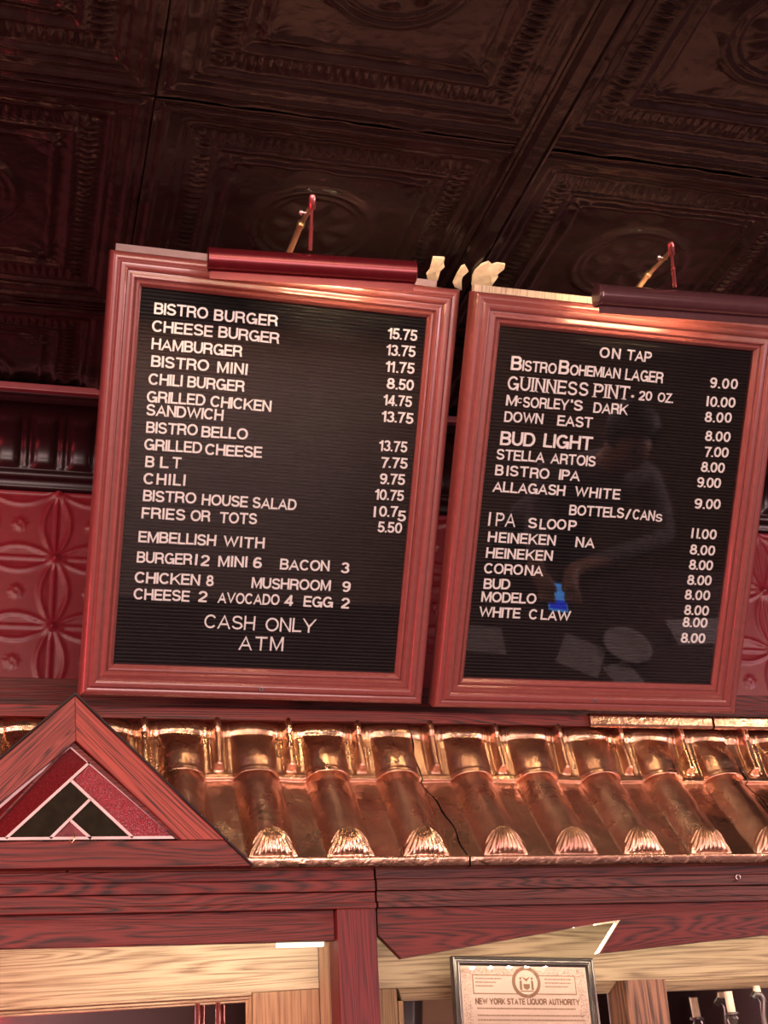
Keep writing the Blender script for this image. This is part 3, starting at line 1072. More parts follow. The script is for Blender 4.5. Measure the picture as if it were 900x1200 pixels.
for r in [
    ('BISTRO', 180.4, 367.8, 243.3, 373.8), ('BURGER', 250.4, 375.6, 324.9, 382.7),
    ('CHEESE', 177.8, 388.4, 248.9, 395.1), ('BURGER', 255.6, 395.5, 326.7, 403.3),
    ('HAMBURGER', 177.3, 409.3, 283.3, 418.4), ('BISTRO', 176.9, 429.6, 244.4, 435.5), ('MINI', 254.4, 436.7, 289.3, 439.3),
    ('CHILI', 173.8, 450.4, 213.3, 452.9), ('BURGER', 219.3, 453.8, 286, 459.3),
    ('GRILLED', 171.8, 471.1, 240, 475.5), ('CHICKEN', 246.2, 476.7, 317.3, 482.7), ('SANDWICH', 171.1, 486.7, 261.1, 492.9),
    ('BISTRO', 171.1, 507.1, 231.1, 510.7), ('BELLO', 235.8, 512.2, 290, 515.1),
    ('GRILLED', 168.9, 527.1, 236.2, 531.5), ('CHEESE', 240, 532.7, 306.7, 536.7),
    ('B', 170, 547.3, 180.4, 547.8), ('L', 187.3, 548.2, 197.3, 548.5), ('T', 201.5, 548.7, 211.8, 549.1),
    ('CHILI', 167.8, 567.1, 216.7, 569.3),
    ('BISTRO', 167.3, 587.1, 229.3, 590), ('HOUSE', 236.2, 591.6, 290, 594.4), ('SALAD', 295.6, 595.1, 346.7, 597.8),
    ('FRIES', 165.6, 607.3, 216.7, 609.6), ('OR', 222.9, 610.2, 246, 611.5), ('TOTS', 257.1, 612.7, 300.7, 614.4),
    ('15.75', 454.1, 396.9, 488.3, 399.3), ('13.75', 452.2, 416.1, 486.3, 418.6), ('11', 451.4, 435.6, 462.0, 436.4), ('.75', 464.3, 436.6, 485, 438.3),
    ('8', 452.8, 455.3, 462.2, 455.8), ('.50', 463.7, 456.2, 484.2, 457.5), ('14.75', 449, 474.9, 482, 477),
    ('13.7', 446.9, 494.1, 474, 495.8), ('5', 475, 496, 483.7, 496.5),
    ('13.75', 443.9, 528.3, 476.6, 530.3), ('7', 445.7, 548, 454.5, 548.2), ('.75', 455.5, 548.3, 476.9, 549),
    ('9.75', 444.5, 567.1, 474, 568.2), ('10.75', 438.9, 585.4, 472.7, 587.1),
    ('I', 437.7, 605.8, 441.5, 605.9), ('0.7', 443.9, 605.3, 465.5, 605.5), ('5', 465.4, 610.5, 475.4, 610.9), ('5.50', 442.2, 623.6, 470.4, 624.8),
    ('EMBELLISH', 162, 635.3, 252.5, 639.7), ('WITH', 261.7, 640.8, 309.5, 642.8),
    ('BURGER', 160, 659.2, 224.7, 662), ('I', 228.2, 662, 231.7, 662.2), ('2', 235, 663, 245, 663.3), ('MINI', 255.5, 664.2, 289.2, 664.7), ('6', 296.3, 665.6, 306.4, 665.9),
    ('BACON', 327.8, 667.3, 385.6, 669.5), ('3', 399.2, 671.4, 409, 671.6),
    ('CHICKEN', 157.5, 683, 233.8, 685.8), ('8', 241.3, 686.7, 250, 686.9), ('MUSHROOM', 294.5, 689, 386.8, 692.6), ('9', 400.7, 693.6, 410.1, 693.8),
    ('CHEESE', 156.3, 702.2, 221.7, 705), ('2', 232, 705.3, 242.8, 705.6), ('AVOCADO', 255, 706.7, 326.9, 709.1), ('4', 333.1, 709.6, 342.9, 709.9), ('EGG', 355.3, 710.9, 389.6, 711.8), ('2', 399.4, 713, 409, 713.2),
]:
    A(*r)
A('CASH', 238.4, 736, 298.4, 738.8, 0.0250, 'thin'); A('ONLY', 310, 739.3, 368.7, 741.6, 0.0250, 'thin'); A('ATM', 279.2, 761.6, 331.7, 763, 0.0250, 'thin', 0.2)

for r in [
    ('ON', 702.2, 418.9, 726.2, 421.3), ('TAP', 734, 421.8, 762.6, 424.7),
    ('B', 598.3, 433.5, 610.6, 434.5, 0.0250, 'n'), ('ISTRO', 611.8, 434.6, 651.4, 438.2), ('B', 654.1, 438.2, 666.0, 439.2, 0.0250, 'n'), ('OHEMIAN', 667.3, 439.3, 726.2, 443.8), ('LAGER', 732.1, 445, 776.3, 449.4, 0.0205, 'n'),
    ('GUINNESS', 593.9, 456.5, 688.5, 464.5, 0.0250, 'serif', 0.12), ('PINT', 695, 465.3, 736.5, 468.2, 0.0250, 'serif', 0.12),
    ('20', 748.2, 468.7, 763.4, 470.1, 0.0175, 'n'), ('OZ.', 770.2, 470.7, 788.3, 472.6, 0.0175, 'n'),
    ('M', 592.7, 475.1, 605.2, 476), ('C', 606.2, 472.4, 611.8, 472.6, 0.0095, 'n'), ('SORLEY', 612.3, 477.3, 665.5, 480.5), ("'", 668.0, 480.5, 670.5, 480.6), ('S', 671.7, 480.6, 682.2, 481.2), ('DARK', 694.9, 483.6, 734.8, 486.1),
    ('DOWN', 590.5, 494.4, 635.7, 497.1), ('EAST', 652.6, 498.8, 693.7, 501.7),
    ('BUD', 585.6, 521.3, 626, 523.3, 0.0250, 'n'), ('LIGHT', 636.2, 524, 693.2, 527.7, 0.0250, 'n'),
    ('STELLA', 581.2, 538.3, 637.4, 542.2), ('ARTOIS', 645.1, 542.9, 697.2, 546.8),
    ('B', 579.9, 556.7, 589.4, 557), ('IST', 593.2, 557.8, 618.8, 559.3), ('RO', 620.6, 560, 643, 561.3), ('IPA', 654.6, 562.1, 678.8, 563.9),
    ('ALLAGASH', 577.1, 576.2, 661.5, 581), ('WHITE', 673, 581.8, 726.1, 585.6),
    ('BOTTELS', 666.6, 603.5, 730.7, 607.3), ('/', 733, 608.1, 739.7, 608.5), ('CAN', 740.9, 608.4, 766.5, 610.4), ('S', 767.8, 611.2, 776.7, 611.7, 0.0145, 'n'),
    ('I', 571.3, 616, 575, 616.2, 0.0250, 'thin'), ('PA', 580.2, 616.4, 603.3, 617.8, 0.0250, 'thin'), ('S', 618.4, 618.7, 628.8, 619), ('LOO', 631.8, 619.9, 662.9, 621), ('P', 665.6, 621.7, 675, 622),
    ('H', 571.3, 634.7, 581.6, 635), ('EINEKEN', 584.1, 635.9, 650.4, 639.1), ('NA', 673.9, 640.9, 696.1, 641.8), ('HEINEKEN', 569, 653.7, 646.9, 657.4),
    ('CORO', 566.9, 672, 612.2, 673.8), ('NA', 614.5, 674.3, 635.9, 675), ('BUD', 566.4, 689.8, 597.1, 691), ('MODELO', 563.7, 705.2, 627.7, 707.6),
    ('WHITE', 561, 722.7, 609.2, 724.8), ('C', 619.3, 725.7, 629.5, 726), ('LA', 633.2, 726.2, 651.9, 727.1), ('W', 652.8, 727.3, 667.9, 728),
    ('9.00', 831.4, 454.4, 863.7, 456.2), ('I', 827.6, 476, 830.8, 476.1), ('0.00', 831.6, 476.4, 860.9, 477.9), ('8.00', 825.4, 494.5, 856.6, 495.5), ('8.00', 825.7, 516.5, 855.2, 518.2),
    ('7.00', 824.7, 535.2, 853, 536), ('8.00', 820.8, 552.6, 848.4, 554.7), ('9.00', 816.2, 570.7, 843.9, 572.1), ('9', 813.1, 595.8, 822, 596), ('.00', 823.5, 596.2, 843.6, 596.8),
    ('II', 809.8, 630.5, 817.6, 630.9), ('.00', 818.6, 631.3, 838.8, 632.3), ('8', 807.9, 649.6, 816.1, 650), ('.00', 817.3, 650.6, 837, 651), ('8.00', 806.9, 667.3, 834.6, 668.5),
    ('8.00', 804.8, 685, 833.1, 686), ('8.00', 802, 702.5, 831.3, 703.9), ('8.00', 801.3, 720.2, 829.9, 721.5), ('8.00', 799.4, 734.6, 828.2, 735.6), ('8.00', 797.4, 753, 825.6, 753.8),
]:
    B(*r)
B('*', 738.6, 469.4, 743.8, 469.8, 0.0192, 'n')


# ================================================================== picture lamps
def picture_lamp(L, Rr, rad, mat, label, piv, rod_end, arm_mid, arm_end, bulb_range, flare):
    L, Rr = Vector(L), Vector(Rr)
    root = thing('picture_lamp', label, 'lamp', tuple(arm_end), 'picture lamps over the letter boards')
    ax = (Rr - L).normalized()
    upv = Vector((0, 0, 1))
    bk = upv.cross(ax).normalized() * 1.0
    if bk.y < 0:
        bk = -bk
    bm = bmesh.new()
    angs = [math.radians(a) for a in range(72, 283, 10)]
    th = 0.0012
    for (p0, p1) in ((L, Rr),):
        def ring(p, rr):
            vs = [bm.verts.new(p + bk * math.cos(a) * rr + upv * math.sin(a) * rr) for a in angs]
            e = p + bk * (math.cos(angs[-1]) * rr + 0.002) + upv * (math.sin(angs[-1]) * rr - 0.013)
            vs.append(bm.verts.new(e))
            return vs
        o0, o1, i0, i1 = ring(p0, rad), ring(p1, rad), ring(p0, rad - th), ring(p1, rad - th)
        n = len(o0)
        for k in range(n - 1):
            bm.faces.new((o0[k], o0[k + 1], o1[k + 1], o1[k]))
            bm.faces.new((i0[k + 1], i0[k], i1[k], i1[k + 1]))
            bm.faces.new((o0[k + 1], o0[k], i0[k], i0[k + 1]))
            bm.faces.new((o1[k], o1[k + 1], i1[k + 1], i1[k]))
        bm.faces.new((o0[0], o1[0], i1[0], i0[0]))
        bm.faces.new((o0[-1], i0[-1], i1[-1], o1[-1]))
    obj('shade', bm, mat, root, smooth_angle=math.radians(40))
    for p, s in ((L, -1), (Rr, 1)):
        bm = bmesh.new()
        if flare:
            tube(bm, [p - ax * s * 0.010, p - ax * s * 0.004, p + ax * s * 0.001, p + ax * s * 0.004, p + ax * s * 0.0045], [rad * 0.9, rad * 1.0, rad * 1.12, rad * 1.10, rad * 0.8], 28)
        else:
            tube(bm, [p - ax * s * 0.0005, p + ax * s * 0.0025, p + ax * s * 0.0042], [rad * 1.04, rad * 1.04, rad * 0.92], 28)
        obj('end_cap', bm, mat, root, smooth_angle=math.radians(40))
    bm = bmesh.new()
    t0, t1 = bulb_range
    tube(bm, [L.lerp(Rr, t0), L.lerp(Rr, t1)], 0.0062, 10)
    obj('bulb', bm, MAT['bulb'], root, smooth=True)
    bm = bmesh.new()
    piv, rod_end, arm_mid, arm_end = map(Vector, (piv, rod_end, arm_mid, arm_end))
    d = (rod_end - piv).normalized()
    tube(bm, [piv - d * 0.004, piv, piv + d * 0.018, piv + d * 0.020], [0.0045, 0.0062, 0.0062, 0.0048], 14)
    obj('pivot', bm, MAT['rod'], root, smooth_angle=0.7)
    bm = bmesh.new()
    mid = piv.lerp(rod_end, 0.55)
    tube(bm, [piv + d * 0.018, mid, mid, mid + d * 0.003, mid + d * 0.003, rod_end], [0.0027, 0.0027, 0.0046, 0.0046, 0.0034, 0.0036], 12)
    obj('rod', bm, MAT['rod'], root, smooth_angle=0.7)
    bm = bmesh.new()
    p0 = piv + d * 0.012
    e = (arm_end - p0).normalized()
    mid = arm_mid
    tube(bm, [p0, mid - e * 0.004, mid - e * 0.004, mid + e * 0.004, mid + e * 0.004, arm_end], [0.0036, 0.0042, 0.0066, 0.0066, 0.0052, 0.0052], 14)
    obj('arm', bm, MAT['brass'], root, smooth_angle=0.7)
    bm = bmesh.new()
    c = p0.lerp(arm_end, 0.12)
    tube(bm, [c + Vector((-0.014, 0, 0.001)), c + Vector((-0.010, 0, 0.001)), c + Vector((-0.009, 0, 0.001)), c + Vector((0.004, 0, 0))], [0.003, 0.0052, 0.002, 0.002], 10)
    obj('thumb_screw', bm, MAT['steel'], root, smooth_angle=0.7)
    return root


YLp = 1.815
LL, LR = onZ((246, 304), 1.252), onZ((484, 319.5), 1.252)
arm_e = Vector((0.398, 1.948, 1.318))
pv = onY((366, 231), 1.745)
picture_lamp(LL, LR, 0.0192, MAT['lamp_red'], 'glossy red tubular picture lamp over the food menu board', pv, onY((363.5, 293), 1.806),
             pv.lerp(arm_e, 0.34), arm_e, (0.50, 0.93), False)
LL2 = onZ((701, 346), 1.252)
LR2 = LL2 + (onZ((900, 361), 1.252) - LL2).normalized() * 0.345
arm_e2 = Vector((1.035, 1.955, 1.312))
pv2 = onY((786, 286), 1.748)
picture_lamp(LL2, LR2, 0.0192, MAT['lamp_dark'], 'dark bronze tubular picture lamp over the drinks menu board', pv2, onY((791, 336), 1.806),
             pv2.lerp(arm_e2, 0.42), arm_e2, (0.05, 0.6), True)

# ================================================================== peeling plaster at the ceiling
for pts, lb in (([(508, 303), (521, 302), (520, 309), (521, 312), (516, 318), (513, 328), (505, 331), (501, 327), (500, 321), (504, 316)], 'small cream flake of peeling plaster by the end of the red lamp'),
                ([(536, 322), (541, 313), (545, 311), (549, 318), (543, 322), (541, 328), (541, 340), (533, 336), (531, 332)], 'narrow torn strip of cream plaster at the foot of the ceiling batten'),
                ([(557, 319), (565, 311), (573, 308), (577, 312), (583, 309), (592, 310), (591, 316), (583, 321), (584, 325), (577, 333), (575, 338), (553, 335), (554, 325)], 'large ragged cream flake of plaster over the drinks board corner')):
    bm = bmesh.new()
    top, bot = [], []
    P = [onZ(p, 1.375) for p in pts]
    c = sum(P, Vector()) / len(P)
    for i, q in enumerate(P):
        jit = random.uniform(-0.002, 0.002)
        bot.append(bm.verts.new(q + Vector((0, 0, jit))))
        top.append(bm.verts.new(q + Vector((0, 0.002, 0.005 + jit))))
    cb = bm.verts.new(c + Vector((0, 0, -0.003)))
    n = len(P)
    for i in range(n):
        bm.faces.new((bot[i], bot[(i + 1) % n], cb))
        bm.faces.new((bot[i], top[i], top[(i + 1) % n], bot[(i + 1) % n]))
    bm.faces.new(top)
    # hang on the ceiling by its upper edge
    o = obj('plaster_flake', bm, MAT['cream'])
    tag(o, lb, 'plaster', 'peeling plaster flakes at the ceiling')

# ================================================================== back bar, lit from under the beam
cab = thing('mirror_cabinet', 'golden oak mirror wall behind the certificate, right of the red post', 'cabinet', (1.2, 2.46, -1.55))
YC = 2.450
bm = bmesh.new(); box(bm, (0.60, YC, 0.1830), (2.0, YC + 0.02, 0.2995), 0.001); obj('top_rail', bm, MAT['light_oak'], cab)
bm = bmesh.new(); box(bm, (0.60, YC, -0.35), (0.6790, YC + 0.02, 0.1822), 0.001); obj('stile', bm, MAT['light_oak_v'], cab)


def moulding(x0, x1, zt, parent, y=YC, mat='light_oak', full=True):
    bm = bmesh.new()
    sweep_x(bm, [(y + 0.019, zt), (y - 0.004, zt), (y - 0.006, zt - 0.003), (y - 0.003, zt - 0.006), (y - 0.001, zt - 0.008), (y + 0.010, zt - 0.019), (y + 0.019, zt - 0.020)], x0, x1)
    # mitre: pull the lower edge in at both ends
    for v in bm.verts:
        f = (zt - v.co.z) / 0.020
        if abs(v.co.x - x0) < 1e-6:
            v.co.x += 0.011 * f
        elif full and abs(v.co.x - x1) < 1e-6:
            v.co.x -= 0.011 * f
    obj('moulding', bm, MAT[mat], parent)


moulding(0.6795, 1.098, 0.1822, cab)
moulding(1.185, 2.0, 0.1822, cab, full=False)
for x0, x1 in ((0.690, 1.10), (1.19, 2.0)):
    bm = bmesh.new(); box(bm, (x0, YC + 0.020, -0.35), (x1, YC + 0.024, 0.175)); obj('mirror', bm, MAT['mirror'], cab)
bm = bmesh.new()
for x0, x1 in ((0.6795, 0.6895),):
    box(bm, (x0, YC - 0.002, -0.35), (x1, YC + 0.02, 0.1615), 0.002)
obj('moulding', bm, MAT['light_oak_v'], cab)
# bevelled column
bm = bmesh.new()
cx0, cx1 = 1.108, 1.188
for (pts, nm) in (([(cx0, YC - 0.024), (cx1, YC - 0.024), (cx1 + 0.018, YC + 0.019), (cx0 - 0.018, YC + 0.019)], 'column'),):
    lo = [bm.verts.new((x, y, -0.35)) for x, y in pts]
    hi = [bm.verts.new((x, y, 0.1815)) for x, y in pts]
    for k in range(4):
        bm.faces.new((lo[k], lo[(k + 1) % 4], hi[(k + 1) % 4], hi[k]))
    bm.faces.new(lo[::-1]); bm.faces.new(hi)
obj('column', bm, MAT['brown_oak_v'], cab)
bm = bmesh.new(); box(bm, (0.60, 2.27, -0.37), (2.0, 2.474, -0.35), 0.003); obj('counter_shelf', bm, MAT['red_oak'], cab)
bm = bmesh.new(); box(bm, (0.60, 2.30, -1.55), (2.0, 2.474, -0.371), 0.003); obj('base', bm, MAT['dark_oak'], cab)
bm = bmesh.new(); box(bm, (0.60, 2.28, -0.112), (1.10, YC - 0.028, -0.100), 0.003); obj('glass_shelf', bm, MAT['light_oak'], cab)
# ivory candle lamp arms built before the mirror in place of reflected ones
for px, lb in ((853, 'ivory candle sleeve standing in for a lamp reflected in the right hand mirror'), (886, 'dark curved bracket with an ivory tip, standing in for a reflection in the mirror at the bottom right corner')):
    c = onY((px, 1162), 2.40)
    root = thing('reflected_candle_lamp', lb, 'lamp', (c.x, 2.40, -0.35), 'candle lamps standing in for mirror reflections')
    bm = bmesh.new()
    if px == 853:
        tube(bm, [c + Vector((0, 0, 0.0)), c + Vector((0, 0, -0.004)), c + Vector((0.002, 0, -0.036))], [0.008, 0.0075, 0.0075], 14)
        obj('sleeve', bm, MAT['ivory'], root, smooth_angle=0.7)
        bm = bmesh.new()
        q = c + Vector((0.002, 0, -0.036))
        tube(bm, [q, q - Vector((0, 0, 0.004)), q - Vector((0, 0, 0.006)), q - Vector((0, 0, 0.012)), q - Vector((0, 0, 0.03)), Vector((q.x, 2.40, -0.349))], [0.013, 0.013, 0.007, 0.010, 0.004, 0.006], 14)
        obj('bracket', bm, MAT['cert_frame'], root, smooth_angle=0.7)
    else:
        tube(bm, [c + Vector((-0.010, 0, -0.012)), c + Vector((-0.004, 0, -0.005)), c + Vector((0.006, 0, -0.006)), c + Vector((0.012, 0, -0.018)), c + Vector((0.008, 0, -0.04)), Vector((c.x + 0.008, 2.40, -0.349))], [0.006, 0.007, 0.007, 0.006, 0.005, 0.006], 12)
        obj('bracket', bm, MAT['cert_frame'], root, smooth_angle=0.7)
        bm = bmesh.new()
        tube(bm, [c + Vector((0.002, 0, 0.010)), c + Vector((0.002, 0, -0.001))], [0.006, 0.0075], 12)
        obj('sleeve', bm, MAT['ivory'], root, smooth_angle=0.7)

# splayed wing on the left
WR = Vector((0.5600, 2.3560, 0))
WL = Vector((-0.30, 2.6720, 0))
wd = (WL - WR).normalized()
wn = Vector((wd.y, -wd.x, 0))
if wn.y < 0:
    wn = -wn                    # points away from the room
wing = thing('mirror_cabinet', 'golden oak mirror frame set at an angle, left of the red post', 'cabinet', (0.2, 2.50, -1.55))


def wbox(u0, u1, z0, z1, d0, d1, name, mat, bev=0.001, parent=None):
    bm = bmesh.new()
    box(bm, (u0, d0, z0), (u1, d1, z1), bev)
    for v in bm.verts:
        p = WR + wd * v.co.x + wn * v.co.y
        v.co = Vector((p.x, p.y, v.co.z))
    return obj(name, bm, MAT[mat], wing)


def wu(px, py):
    r = Vector(ray((px, py)))
    t = WR.dot(wn) / r.dot(wn)
    q = r * t
    return (q - WR).dot(wd), q.z


u_j, z_j = wu(295, 1163)
u_r, _ = wu(374, 1160)
wbox(u_r, 0.93, z_j, 0.2990, 0, 0.02, 'top_rail', 'wing_oak')
wbox(u_r, u_j, -0.35, z_j - 0.0007, 0, 0.02, 'stile', 'light_oak_v')
wbox(-0.02, u_r - 0.0015, -0.35, 0.2990, -0.006, 0.02, 'stile', 'light_oak_v')
wbox(u_j, 0.93, z_j - 0.0050, z_j - 0.0002, -0.004, 0.02, 'moulding', 'wing_oak', 0.002)
wbox(u_j + 0.004, 0.93, z_j - 0.0105, z_j - 0.0055, 0.003, 0.02, 'moulding', 'wing_oak', 0.002)
wbox(u_j + 0.008, 0.93, z_j - 0.0145, z_j - 0.0108, 0.008, 0.02, 'moulding', 'wing_oak', 0.001)
wbox(u_j, u_j + 0.005, -0.35, z_j - 0.0055, -0.003, 0.02, 'moulding', 'light_oak_v', 0.002)
wbox(u_j + 0.0055, u_j + 0.012, -0.35, z_j - 0.0105, 0.004, 0.02, 'moulding', 'light_oak_v', 0.002)
wbox(u_j + 0.012, 0.93, -0.35, z_j - 0.008, 0.014, 0.018, 'mirror', 'mirror', 0)
wbox(-0.02, 0.93, -1.55, -0.351, -0.12, 0.02, 'base', 'dark_oak', 0.002)
for px in (232, 256):  # added rods imitate narrow pink reflections in the mirror
    u_, z_ = wu(px, 1180)
    bm = bmesh.new()
    p = WR + wd * u_ - wn * 0.004
    tube(bm, [Vector((p.x, p.y, -0.35)), Vector((p.x, p.y, z_j - 0.013))], 0.0042, 10)
    tag(obj('reflection_rod', bm, MAT['rod'], smooth=True), 'upright pink rod standing in for a reflection in the angled mirror, ' + ('left of two' if px == 232 else 'nearer the oak stile'), 'rod', 'rods standing in for mirror reflections')

# LED strips hidden under the beam
led = thing('light_strip', 'row of warm white diodes under the dark beam right of the post', 'light strip', (1.2, 2.2, 0.262))
bm = bmesh.new(); box(bm, (0.60, 2.1905, 0.2600), (2.0, 2.2045, 0.2830), 0.001); obj('channel', bm, MAT['inner_white'], led)
k = 0
x = 0.63
dio = None
while x < 1.98:
    if dio is None:
        bm = bmesh.new(); box(bm, (-0.004, -0.003, -0.0012), (0.004, 0.003, 0.0012), 0.0005)
        dio = finish(bm, MAT['led'])
    link('diode', dio, led, (x - 1.2, 2.1975 - 2.2, 0.2588 - 0.262))
    x += 0.036
led2 = thing('light_strip', 'warm white light tube under the red beam left of the post', 'light strip', (0.2, 2.2, 0.243))
bm = bmesh.new(); box(bm, (-0.85, 2.198, 0.2445), (0.498, 2.214, 0.2830), 0.001); obj('channel', bm, MAT['dark_oak'], led2)
bm = bmesh.new(); box(bm, (0.418, 2.200, 0.2312), (0.494, 2.211, 0.2444), 0.001); obj('diffuser', bm, MAT['led_bar'], led2)
area('strip_light', (0.12, 2.24, 0.262), (0.12, 2.50, 0.20), 0.7, 0.012, 1.35, (1.0, 0.90, 0.74))
area('strip_light', (1.25, 2.225, 0.262), (1.25, 2.45, 0.20), 1.2, 0.010, 0.62, (1.0, 0.88, 0.70))

# ================================================================== certificate
cert = thing('framed_certificate', 'parchment licence certificate in a dark metal frame, propped before the oak mirror wall', 'certificate', (0, 0, 0))
CW, CH = 0.264, 0.335
lean = math.radians(7.3)
roll = math.radians(2.4)
tl = onY((528.5, 1120), 2.352)
cert.rotation_euler = (-lean, roll, 0)
bpy.context.view_layer.update()
Rm = cert.rotation_euler.to_matrix()
cert.location = tl - Rm @ Vector((0, 0, CH))
fw_ = 0.0155
pr = [(0.0, 0.010), (0.0, -0.001), (0.002, -0.004), (0.005, -0.0045), (0.0065, -0.002), (0.008, -0.002), (0.0105, -0.0045), (0.0125, -0.004), (fw_, 0.001), (fw_, 0.010)]
cor = [(0, 0, 1, 1), (CW, 0, -1, 1), (CW, CH, -1, -1), (0, CH, 1, -1)]
for i in range(4):
    c0, c1 = cor[i], cor[(i + 1) % 4]
    bm = bmesh.new()
    rows = [[bm.verts.new((c_[0] + c_[2] * a, y, c_[1] + c_[3] * a)) for a, y in pr] for c_ in (c0, c1)]
    n = len(pr)
    for k in range(n):
        bm.faces.new((rows[0][k], rows[0][(k + 1) % n], rows[1][(k + 1) % n], rows[1][k]))
    bm.faces.new(rows[0]); bm.faces.new(rows[1][::-1])
    obj('frame_rail', bm, MAT['cert_frame'], cert, world=False, smooth_angle=0.6)
bm = bmesh.new(); box(bm, (fw_ - 0.002, 0.003, fw_ - 0.002), (CW - fw_ + 0.002, 0.008, CH - fw_ + 0.002)); obj('paper', bm, MAT['parchment'], cert, world=False)
bm = bmesh.new(); box(bm, (fw_ - 0.002, 0.0005, fw_ - 0.002), (CW - fw_ + 0.002, 0.0018, CH - fw_ + 0.002)); obj('glass', bm, MAT['glass'], cert, world=False)
YI = 0.0026


def flat(pts_list, name, mat, y=YI):
    bm = bmesh.new()
    for pts in pts_list:
        prism(bm, pts, y, y + 0.0003)
    return obj(name, bm, MAT[mat], cert, world=False)


def rect(x0, z0, x1, z1):
    return [(x0, z0), (x1, z0), (x1, z1), (x0, z1)]


def circ(cx, cz, r, n=32, r2=None):
    return [(cx + r * math.cos(2 * PI * k / n), cz + (r2 or r) * math.sin(2 * PI * k / n)) for k in range(n)]


top = CH - fw_
band = []
bw = 0.0165
x0, x1, z0, z1 = fw_ + 0.002, CW - fw_ - 0.002, fw_ + 0.002, top - 0.004
rb = random.Random(5)
for k in range(1700):                               # engraved scroll border, as fine curls
    side = rb.random()
    if side < 0.34:
        cx, cz = rb.uniform(x0, x1), rb.uniform(z1 - bw, z1)
    elif side < 0.67:
        cx, cz = rb.uniform(x0, x0 + bw), rb.uniform(z0, z1)
    else:
        cx, cz = rb.uniform(x1 - bw, x1), rb.uniform(z0, z1)
    a = rb.uniform(0, PI)
    dx, dz = 0.0016 * math.cos(a), 0.0016 * math.sin(a)
    band.append([(cx - dx, cz - dz), (cx + dz * 0.4, cz - dx * 0.4), (cx + dx, cz + dz)])
o = flat(band, 'scroll_border', 'ink_light')
o['kind'] = 'stuff'
# lettering blocks
mx = CW / 2 + 0.003
zc = top - 0.031
flat([rect(fw_ + 0.021, zc - 0.0165, CW - fw_ - 0.021, zc + 0.0165)], 'banner', 'ink_light', YI + 0.0001)
flat([rect(fw_ + 0.023, zc - 0.0145, CW - fw_ - 0.023, zc + 0.0145)], 'banner', 'parchment', YI - 0.0003)
flat([circ(mx, zc + 0.004, 0.0265)], 'seal', 'ink', YI - 0.0006)
flat([circ(mx, zc + 0.004, 0.0205)], 'seal', 'parchment', YI - 0.0009)
zz = zc + 0.004
fig = [[(mx - 0.006, zz - 0.003), (mx + 0.006, zz - 0.003), (mx + 0.0055, zz - 0.010), (mx, zz - 0.013), (mx - 0.0055, zz - 0.010)],
       [(mx - 0.008, zz + 0.010), (mx, zz + 0.006), (mx + 0.008, zz + 0.010), (mx + 0.003, zz + 0.004), (mx, zz + 0.001), (mx - 0.003, zz + 0.004)],
       [(mx - 0.013, zz - 0.013), (mx - 0.0085, zz - 0.013), (mx - 0.0085, zz + 0.002), (mx - 0.0105, zz + 0.004), (mx - 0.0125, zz + 0.001)],
       [(mx + 0.013, zz - 0.013), (mx + 0.0085, zz - 0.013), (mx + 0.0085, zz + 0.002), (mx + 0.0105, zz + 0.004), (mx + 0.0125, zz + 0.001)],
       circ(mx - 0.0105, zz + 0.0065, 0.0021, 10), circ(mx + 0.0105, zz + 0.0065, 0.0021, 10),
       rect(mx - 0.012, zz - 0.0160, mx + 0.012, zz - 0.0140)]
for p_ in fig:
    flat([p_], 'seal_figure', 'ink', YI - 0.0012)
# heading
txt = 'NEW YORK STATE LIQUOR AUTHORITY'
FONT['Q'] = (0.93, FONT['O'][1] + [[(0.52, 0.30), (0.88, -0.02)]])
tw = sum(0.42 if c == ' ' else FONT[c][0] + 0.13 for c in txt)
hx = 0.192 / tw
bm = bmesh.new()
xx = 0.0
for c in txt:
    if c == ' ':
        xx += 0.42
        continue
    for st in FONT[c][1]:
        stroke(bm, st, 0.13, 0.04, lambda v: (fw_ + 0.024 + (xx + v[0]) * hx, YI - 0.0001 + v[1] * 0.006, zc - 0.0335 + v[2] * 0.0105))
    xx += FONT[c][0] + 0.13
obj('heading', bm, MAT['ink'], cert, world=False)
lines = []
for i, (xa, xb) in enumerate(((0.026, 0.075), (0.026, 0.064), (0.026, 0.058))):
    lines.append((xa + fw_, xb + fw_, zc + 0.0085 - i * 0.0062))
for i, (xa, xb) in enumerate(((0.055, 0.006), (0.055, 0.006), (0.055, 0.012))):
    lines.append((CW - fw_ - 0.024 - xa, CW - fw_ - 0.024 - xb, zc + 0.0085 - i * 0.0062))
for i, w_ in enumerate((0.19, 0.205, 0.205, 0.06, 0.20, 0.205, 0.11, 0.205, 0.205, 0.16)):
    lines.append((fw_ + 0.026, fw_ + 0.026 + w_ * 0.95, zc - 0.041 - i * 0.0075 - (0.004 if i > 0 else 0)))
for xa, xb, z in lines:
    bits, x = [], xa
    while x < xb:
        l = rb.uniform(0.002, 0.006)
        bits.append(rect(x, z, min(x + l, xb), z + 0.0021))
        x += l + 0.0009
    flat(bits, 'print_line', 'ink_light', YI - 0.0006)

# ================================================================== the bar counter and what the board glass mirrors
cnt = thing('bar_counter', 'dark oak bar counter in front of the viewer', 'counter', (0.8, 0.9, -1.55))
bm = bmesh.new(); box(bm, (-2.2, 0.62, -0.49), (3.6, 1.36, -0.45), 0.006); obj('counter_top', bm, MAT['dark_oak'], cnt)
bm = bmesh.new(); box(bm, (-2.1, 0.80, -1.55), (3.5, 1.25, -0.491)); obj('counter_base', bm, MAT['dark_oak'], cnt)


